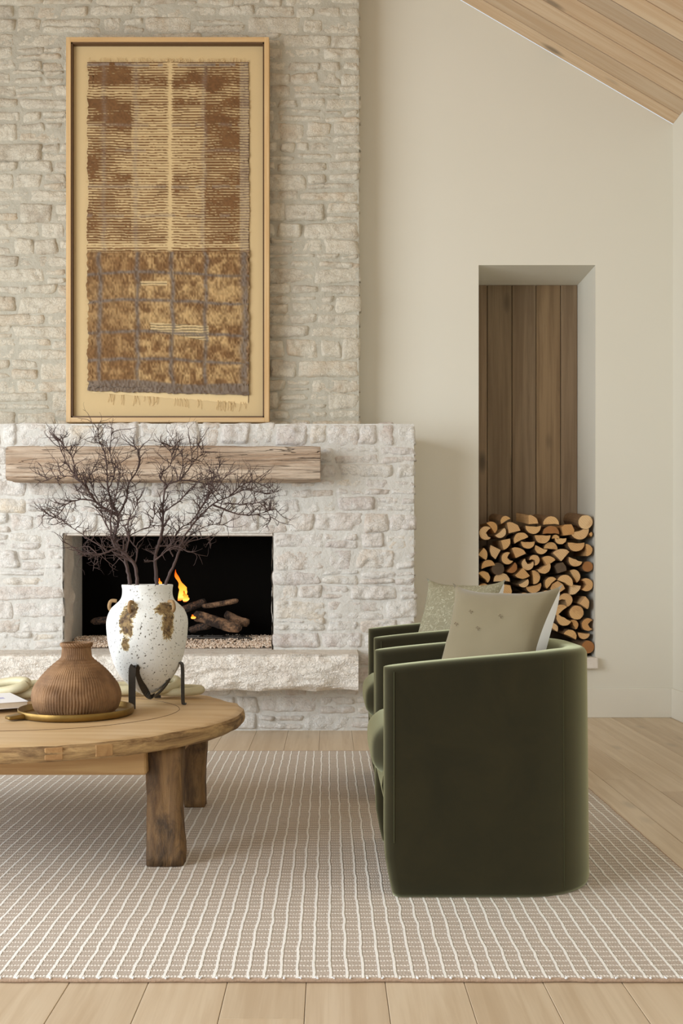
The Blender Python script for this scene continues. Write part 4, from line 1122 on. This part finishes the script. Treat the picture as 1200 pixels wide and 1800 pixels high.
for a in (R(180), R(-107), R(-38), R(78)):
    vs = []; fs = []; rz_ = pz(1066) - zb_; rr_ = 58 / F * VYc
    pts = [(rr_ + .000, 0, rz_ + .022), (rr_ + .022, 0, rz_ + .022), (rr_ + .030, 0, rz_ + .002), (rr_ + .024, 0, rz_ - .014), (rr_ + .004, 0, rz_ - .02)]
    tube_geo([q - Vector((0, 0, 0)) for q in smooth_path(pts, 4)], .0075, 8, vs, fs)
    o = mesh('lug', vs, fs, M['lug'], va, None, True); o.rotation_euler.z = a
    o.location = (-.009 * math.cos(a), -.009 * math.sin(a), 0)
# stand: one bent flat iron strap
def ribbon(pts, dirs, wd, th):
    vs = []; fs = []; n = len(pts)
    for i in range(n):
        d = (pts[min(i + 1, n - 1)] - pts[max(i - 1, 0)]).normalized(); w2 = dirs[i] - d * dirs[i].dot(d); w2.normalize(); nn = d.cross(w2)
        for a, b in ((-1, -1), (1, -1), (1, 1), (-1, 1)): vs.append(pts[i] + w2 * (a * wd / 2) + nn * (b * th / 2))
    for i in range(n - 1):
        for k in range(4): fs.append((i * 4 + k, i * 4 + (k + 1) % 4, i * 4 + 4 + (k + 1) % 4, i * 4 + 4 + k))
    fs.append((3, 2, 1, 0)); fs.append(tuple(4 * (n - 1) + k for k in range(4)))
    return vs, fs
yA, yB = 3.995, 4.13
key = [(232, 1246, yA), (232, 1220, yA), (232, 1190, yA), (233, 1174, yA + .004), (237, 1171, yA + .012), (242, 1180, yA + .03), (249, 1202, yA + .06), (258, 1219, yA + .09), (267, 1225, yA + .105), (278, 1219, yA + .115), (292, 1203, yA + .125), (304, 1180, yA + .13), (312, 1167, yA + .133), (317, 1165, yB), (320.5, 1172, yB), (321, 1205, yB), (321.5, 1232, yB), (323, 1238, yB), (327, 1238, yB)]
pts = [P(a, b, c_) for a, b, c_ in key]; pts[0].z = TZ + .001; pts[-1].z = TZ + .003; pts[-2].z = TZ + .004
pts = smooth_path(pts, 4); n = len(pts)
dirs = [Vector((1, .25, 0)).lerp(Vector((.22, 1, 0)), min(1, max(0, (i / n - .2) * 3.2))) for i in range(n)]
vs, fs = ribbon(pts, dirs, .027, .0055)
sd = mesh('vase_stand', [v_ - pts[0] for v_ in vs], fs, M['iron'], None, pts[0])
tag(sd, 'bent black iron strap stand cradling the white vase', 'stand')
# second strap crossing behind
key = [P(277, 1233, 4.33), P(277, 1210, 4.33), P(276, 1188, 4.32), P(274, 1185, 4.30), P(272, 1192, 4.27), P(268, 1212, 4.20), P(265, 1223, 4.14)]
key[0].z = TZ + .001
kp = smooth_path(key, 4); vs, fs = ribbon(kp, [Vector((1, .2, 0))] * len(kp), .027, .0055)
mesh('rear_strap', [v_ - pts[0] for v_ in vs], fs, M['iron'], sd)

# ------------------------------------------------------------ branches in the vase
rg = random.Random(77)
def cp(x_, y_, Y): return P(80 + x_ / 2.727, 740 + y_ / 2.727, Y)
def branch(limbs, label, y0):
    vs = []; fs = []; tv = []; tf = []
    root = cp(limbs[0][0][0][0], limbs[0][0][0][1], y0)
    twig_seeds = []
    made = []
    def depth_at(p_):   # depth of the nearest already built limb point
        best, by = 1e9, y0
        for q, Y in made:
            d = (q[0] - p_[0]) ** 2 + (q[1] - p_[1]) ** 2
            if d < best: best, by = d, Y
        return by
    for pts, r0, r1, drift in limbs:
        Y = y0 if not made else depth_at(pts[0]); P3 = []; n = len(pts)
        for i, (a, b) in enumerate(pts):
            Yi = Y + drift * i / max(1, n - 1); made.append(((a, b), Yi)); P3.append(cp(a, b, Yi))
        sp_ = smooth_path(P3, 5); m_ = len(sp_)
        for i in range(1, m_ - 1): sp_[i] = sp_[i] + Vector((rg.uniform(-1, 1), rg.uniform(-1, 1), rg.uniform(-1, 1))) * .0016
        rad = [(r0 + (r1 - r0) * (i / (m_ - 1)) ** .8) * (1 + .12 * rg.uniform(-1, 1)) for i in range(m_)]
        tube_geo(sp_, rad, 7, vs, fs)
        for i in range(3, m_):
            if sp_[i].z < 1.02: continue
            dn = 1.15 if rad[i] < .006 else .75
            k_ = int(dn) + (1 if rg.random() < dn % 1 else 0)
            d = (sp_[i] - sp_[i - 1]).normalized()
            for _ in range(k_): twig_seeds.append((sp_[i], d, rad[i]))
    def grow(p_, d, r_, L, lev):
        side = Vector((rg.uniform(-1, 1), rg.uniform(-.6, .6), rg.uniform(-.6, 1.1))).normalized()
        d = (d * .75 + side * .95).normalized(); n = 5; pts = [p_.copy()]; q = p_.copy(); dd = d.copy()
        curl = Vector((rg.uniform(-1, 1), rg.uniform(-1, 1), rg.uniform(-.4, 1))) * .28
        for i in range(n):
            dd = (dd + curl + Vector((rg.uniform(-1, 1), rg.uniform(-1, 1), rg.uniform(-1, 1))) * .33).normalized()
            q = q + dd * (L / n)
            pts.append(q.copy())
        rr_ = [r_ * (1 - .6 * i / n) for i in range(n + 1)]
        tube_geo(pts, rr_, 4 if lev else 5, tv, tf, False)
        if lev < 2:
            for i in range(1, n + 1):
                if rg.random() < (.6 if lev == 0 else .25): grow(pts[i], (pts[i] - pts[i - 1]).normalized(), rr_[i] * .85, L * rg.uniform(.4, .7), lev + 1)
    for p_, d, r_ in twig_seeds:
        if rg.random() < (.95 if p_.z > 1.2 else .5): grow(p_, d, min(.0032, max(.0019, r_ * .55)), rg.uniform(.04, .10), 0)
    o = mesh('branch', [v_ - root for v_ in vs], fs, M['branch'], None, root, True)
    tw = mesh('twigs', [v_ - root for v_ in tv], tf, M['branch'], o, None, True)
    return tag(o, label, 'branch', 'bare branches in the vase')
branch([
    ([(410, 900), (406, 850), (404, 770), (388, 690), (374, 640), (345, 600), (330, 560), (345, 500), (346, 450), (320, 400), (300, 330), (296, 260), (286, 160), (255, 90), (250, 40)], .0095, .0016, .02),
    ([(346, 450), (300, 430), (240, 385), (190, 310), (140, 260), (90, 180), (60, 95)], .008, .0013, -.06),
    ([(240, 385), (170, 375), (100, 400), (50, 460), (0, 440)], .0038, .001, -.05),
    ([(190, 310), (130, 270), (60, 262), (0, 285)], .003, .001, .04),
    ([(140, 260), (130, 180), (90, 120), (58, 90)], .0026, .001, .03),
    ([(300, 330), (330, 250), (308, 150), (322, 38)], .0034, .001, .05),
    ([(345, 455), (385, 385), (400, 300), (440, 230), (448, 150), (420, 122)], .005, .001, .05),
    ([(330, 560), (280, 480), (260, 400), (220, 300), (230, 220)], .003, .001, .09)], 'leftmost bare branch fanning out up to the left over the beam', 4.17)
branch([
    ([(443, 900), (440, 850), (440, 770), (426, 690), (382, 640), (340, 615), (300, 628), (250, 642), (190, 636), (140, 610), (90, 580)], .0095, .0014, -.04),
    ([(250, 640), (200, 600), (140, 620)], .003, .001, .03),
    ([(340, 615), (318, 560), (312, 470), (330, 380), (350, 300), (360, 200)], .0055, .001, .08),
    ([(300, 625), (200, 560), (110, 500), (70, 470)], .0026, .001, .04),
    ([(426, 690), (440, 620), (400, 560), (440, 530), (505, 500), (525, 425)], .0035, .001, .04),
    ([(382, 640), (400, 560), (395, 480), (430, 420), (440, 380)], .004, .001, -.05)], 'bare branch left of the vase middle with a low limb bending left', 4.12)
branch([
    ([(533, 900), (532, 850), (532, 760), (525, 650), (552, 560), (562, 480), (562, 400), (580, 310), (640, 282), (700, 200), (690, 100)], .0105, .0013, .0),
    ([(580, 310), (545, 262), (595, 215), (605, 170), (590, 118)], .0035, .001, -.03),
    ([(640, 282), (720, 290), (790, 300), (830, 230)], .0035, .001, .05),
    ([(700, 200), (745, 160), (735, 110)], .0022, .001, .03),
    ([(562, 440), (640, 385), (690, 330), (760, 280), (800, 340)], .003, .001, -.05),
    ([(545, 600), (600, 590), (640, 520), (700, 480), (760, 400), (800, 330)], .004, .001, .05),
    ([(640, 282), (660, 200), (640, 140), (600, 120)], .0026, .001, .02)], 'upright bare branch right of the vase middle', 4.17)
branch([
    ([(568, 900), (570, 850), (580, 770), (610, 700), (640, 625), (662, 560), (720, 480), (800, 400), (880, 362), (960, 330), (1060, 350)], .008, .0012, -.02),
    ([(640, 620), (690, 580), (780, 560), (790, 600)], .0026, .001, .02),
    ([(800, 400), (870, 430), (960, 452), (1040, 440), (1100, 420)], .0045, .001, .03),
    ([(720, 480), (740, 420), (800, 350), (860, 270)], .0036, .001, -.06),
    ([(610, 650), (600, 605), (660, 590), (700, 545), (780, 500), (860, 500)], .003, .001, .04),
    ([(880, 362), (940, 312), (1000, 290), (1090, 340)], .003, .001, .05),
    ([(860, 395), (960, 400), (1030, 395), (1080, 460)], .003, .001, -.04),
    ([(525, 670), (560, 640), (620, 600), (675, 625)], .004, .001, -.05)], 'rightmost bare branch reaching far out to the right', 4.12)

# ------------------------------------------------------------ firewood
LOGS = [(165,285,65,'C',180,0),(232,225,58,'H',40,0),(332,165,46,'H',120,0),(304,292,54,'H',-50,0),(405,235,70,'W',60,0),(578,170,58,'W',50,0),(740,180,72,'H',90,0),(583,252,70,'H',-90,0),(742,262,72,'H',90,1),(890,258,60,'S',10,0),(1040,190,68,'N',60,0),(1002,292,82,'H',-70,0),(1090,296,20,'W',0,0),
(468,322,68,'H',115,0),(665,335,70,'H',-90,0),(346,378,58,'W',-30,0),(537,386,62,'H',-90,0),(785,320,34,'H',90,0),(828,353,52,'H',-90,0),(962,402,76,'H',-90,0),(748,400,62,'H',85,0),(146,470,56,'W',10,0),(245,450,66,'W',200,0),(650,435,58,'H',-110,0),(458,450,66,'W',70,0),(830,465,74,'W',95,0),(1068,435,54,'H',0,0),
(352,508,58,'C',200,0),(605,520,50,'C',45,0),(540,562,58,'C',-110,0),(722,520,60,'W',80,0),(945,542,62,'H',-110,0),(183,558,62,'H',105,0),(278,600,58,'N',0,2),(405,598,52,'H',-40,1),(686,602,62,'H',-60,0),(826,590,52,'S',20,2),(1066,580,50,'N',0,1),
(150,662,60,'H',45,0),(312,680,74,'H',90,0),(490,650,66,'W',-90,0),(612,672,62,'H',5,0),(728,712,60,'H',135,0),(870,698,72,'H',65,0),(968,655,62,'H',30,0),(1060,740,62,'C',0,0),(508,732,48,'H',-60,0),(600,772,70,'H',-75,0),(162,765,56,'H',60,0),(345,790,62,'S',0,0),(802,765,62,'S',40,0),(952,782,62,'W',-50,0),
(510,835,44,'W',90,0),(405,862,44,'H',90,0),(703,815,46,'H',90,0),(880,872,66,'C',50,0),(1040,898,58,'W',10,0),(818,955,60,'H',130,0),(970,985,68,'N',0,0),(845,1055,70,'H',-120,0),(960,1085,46,'H',30,0),(1065,1090,60,'C',180,0),(770,1110,50,'H',60,0),(915,1172,60,'H',65,0),(1030,1188,52,'H',-95,0),(1062,1285,60,'N',20,1),(1020,1350,26,'W',90,0)]
vis = len(LOGS)
# hidden rows behind the chairs and cushions (the stack stands on them)
for r_, yy in enumerate((905, 1000, 1095, 1190, 1285)):
    for c_ in range(7):
        xx = 160 + c_ * 118 + (r_ % 2) * 25
        if all(math.hypot(xx - l[0], yy - l[1]) > l[2] + 44 for l in LOGS) and xx < 1060: LOGS.append((xx, yy, 50, 'H', (r_ * 67 + c_ * 90) % 360, 0))
for k in range(8):
    xx = 155 + k * 115
    if xx < 1000: LOGS.append((xx, 1345, 42, 'H', 90, 0))
t = NT('cut_wood'); v = t.coord(rnd=13)
wv_n = t.n('ShaderNodeTexWave', {'Vector': v, 'Scale': 26.0, 'Distortion': 4.0, 'Detail': 2.0}, wave_type='RINGS', rings_direction='Y').outputs[0]
oi = t.n('ShaderNodeObjectInfo').outputs['Random']
c = t.ramp(oi, [(0, srgb(212, 168, 110)), (.35, srgb(222, 182, 128)), (.6, srgb(204, 156, 98)), (.85, srgb(228, 194, 146)), (1, srgb(198, 148, 90))])
n = t.noise(v, 14, 4, .6); c = t.mix(t.math('MULTIPLY', wv_n, .16), c, srgb(150, 96, 50)); c = t.mix(t.ramp(n, [(.55, 0.0), (.75, .55)]), c, srgb(160, 104, 56))
M['cut'] = t.out(c, .85, t.bump(n, .5, .006))
t = NT('cut_wood_dark'); v = t.coord(rnd=13); n = t.noise(v, 12, 4)
M['cut1'] = t.out(t.mix(n, srgb(140, 92, 48), srgb(180, 124, 72)), .85, t.bump(n, .5, .006))
M['cut2'] = t_ = None
t = NT('cut_wood_grey'); v = t.coord(rnd=13); n = t.noise(v, 12, 4)
M['cut2'] = t.out(t.mix(n, srgb(70, 56, 42), srgb(112, 92, 70)), .85, t.bump(n, .5, .006))
t = NT('bark'); v = t.coord((1, .3, 1), rnd=13); n = t.noise(v, 38, 5, .7)
M['bark'] = t.out(t.mix(n, srgb(86, 62, 40), srgb(150, 116, 78)), .95, t.bump(n, .9, .01))
def log_poly(kind, ang_, r_, rg):
    """outline in the face plane and which of its edges carry bark"""
    a0 = R(ang_); pts = []; bark = []
    def ring(f, t_, n, c=(0, 0), rr=1.0):
        for i in range(n + 1):
            a = f + (t_ - f) * i / n
            pts.append((c[0] + rr * math.cos(a) * rg.uniform(.97, 1.03), c[1] + rr * math.sin(a) * rg.uniform(.97, 1.03))); bark.append(i < n)
    if kind == 'N': ring(-math.pi, math.pi * .97, 15); bark[-1] = True
    elif kind == 'H':
        ring(-1.62, 1.62, 10, (-.38, 0), 1.06); k = len(pts)
        for q in (.45, 0, -.5): pts.append((-.36 - .08 * rg.uniform(-1, 1), q * 1.0)); bark.append(False)
    elif kind == 'C':
        ring(-2.35, 2.35, 13); pts.append((-.28, .52)); pts.append((.02, rg.uniform(-.1, .1))); pts.append((-.35, -.5)); bark += [False] * 3
    elif kind == 'W':
        ring(-.82, .82, 6, (-.62, 0), 1.45); pts.append((-.75, .06)); bark.append(False)
    else:
        pts += [(-.85, -.75), (.8, -.85), (.98, -.1), (.7, .8), (-.3, .95), (-.95, .6)]; bark += [False, True, True, False, False, False]
    c_, s_ = math.cos(a0), math.sin(a0)
    if kind != 'N':
        mx = sum(p_[0] for p_ in pts) / len(pts)
        pts = [(x_ - mx * .5, z_) for x_, z_ in pts]
    return [(r_ * (x_ * c_ - z_ * s_), r_ * (x_ * s_ + z_ * c_)) for x_, z_ in pts], bark
rg = random.Random(9)
order = sorted(range(len(LOGS)), key=lambda i: LOGS[i][1])
# rows from the top for the labels
rows = []
for i in order:
    if i >= vis: continue
    if rows and abs(LOGS[i][1] - np.mean([LOGS[q][1] for q in rows[-1]])) < 48: rows[-1].append(i)
    else: rows.append([i])
ordn = ['top', 'second', 'third', 'fourth', 'fifth', 'sixth', 'seventh', 'eighth', 'ninth', 'tenth', 'eleventh', 'twelfth', 'thirteenth', 'fourteenth', 'fifteenth', 'sixteenth', 'seventeenth']
cnt = ['first', 'second', 'third', 'fourth', 'fifth', 'sixth', 'seventh', 'eighth', 'ninth', 'tenth', 'eleventh', 'twelfth']
shape_w = {'H': 'half-round', 'W': 'wedge-shaped', 'C': 'notched', 'N': 'round', 'S': 'blocky'}
tone_w = ['pale', 'brown', 'grey']
lab = {}
for ri, row in enumerate(rows):
    row.sort(key=lambda i: LOGS[i][0])
    for ci, i in enumerate(row):
        where = 'leftmost' if ci == 0 else ('rightmost' if ci == len(row) - 1 else cnt[ci] + ' from left')
        if len(row) == 1: where = 'alone'
        lab[i] = '%s %s log end, %s in %s row of firewood stack' % (tone_w[LOGS[i][5]], shape_w[LOGS[i][3]], where, ordn[ri])
hid = sorted(range(vis, len(LOGS)), key=lambda i: (LOGS[i][1], LOGS[i][0])); hrows = []
for i in hid:
    if hrows and abs(LOGS[i][1] - LOGS[hrows[-1][-1]][1]) < 30: hrows[-1].append(i)
    else: hrows.append([i])
for ri, row in enumerate(hrows):
    for ci, i in enumerate(row): lab[i] = 'log in stack behind the chairs, %s from left in %s hidden row' % (cnt[ci], ordn[ri])
for i, (cx_, cy_, r_, kind, an, tone) in enumerate(LOGS):
    yf = YB + .015 + rg.uniform(0, .045)
    if cy_ < 300: yf = YB + .02 + rg.uniform(0, .02)
    c_ = P(820 + cx_ / 5, 880 + cy_ / 5, YB + .03)
    rr_ = r_ / 5 / F * YB * .92
    poly, bark = log_poly(kind, an, rr_, rg)
    xo = c_.x; lo = min(p_[0] for p_ in poly); hi = max(p_[0] for p_ in poly)
    c_.x = min(max(c_.x, NX0 + .004 - lo), NX1 - .004 - hi)
    zl_ = min(p_[1] for p_ in poly)
    c_.z = max(c_.z, NZ0 + .002 - zl_)
    L = rg.uniform(.36, .40); n = len(poly)
    tilt = (0, 0)
    if cy_ < 200 and i < vis: tilt = (-.02, .035)
    vs = [(x_, 0, z_) for x_, z_ in poly] + [(x_ * .97 + tilt[0], L, z_ * .97 + tilt[1]) for x_, z_ in poly]
    fs = [tuple(range(n)), tuple(range(2 * n - 1, n - 1, -1))] + [(k, k + n, (k + 1) % n + n, (k + 1) % n) for k in range(n)]
    bm = bmesh.new(); V = [bm.verts.new(q) for q in vs]
    for f in fs: bm.faces.new([V[q] for q in f])
    o = bm_obj('firewood_log', bm, M[('cut', 'cut1', 'cut2')[tone]], None, (c_.x, yf, c_.z))
    # bark skin on the rounded side
    bv = []; bf = []; e = 1 + .0018 / rr_
    for k in range(n):
        if bark[k]:
            a, b = poly[k], poly[(k + 1) % n]; q = len(bv)
            for (x_, z_), y_, s_, tt in ((a, .003, e, 0), (b, .003, e, 0), (b, L - .003, e * .97, 1), (a, L - .003, e * .97, 1), (a, .003, .97, 0), (b, .003, .97, 0)):
                bv.append((x_ * s_ + tt * tilt[0], y_, z_ * s_ + tt * tilt[1]))
            bf.append((q, q + 1, q + 2, q + 3)); bf.append((q + 4, q + 5, q + 1, q))
    if bv: mesh('bark', bv, bf, M['bark'], o)
    if i < vis: tag(o, lab[i], 'firewood', 'split firewood stacked in the wall niche')
    else: tag(o, lab[i], 'firewood', 'firewood hidden behind the armchairs')
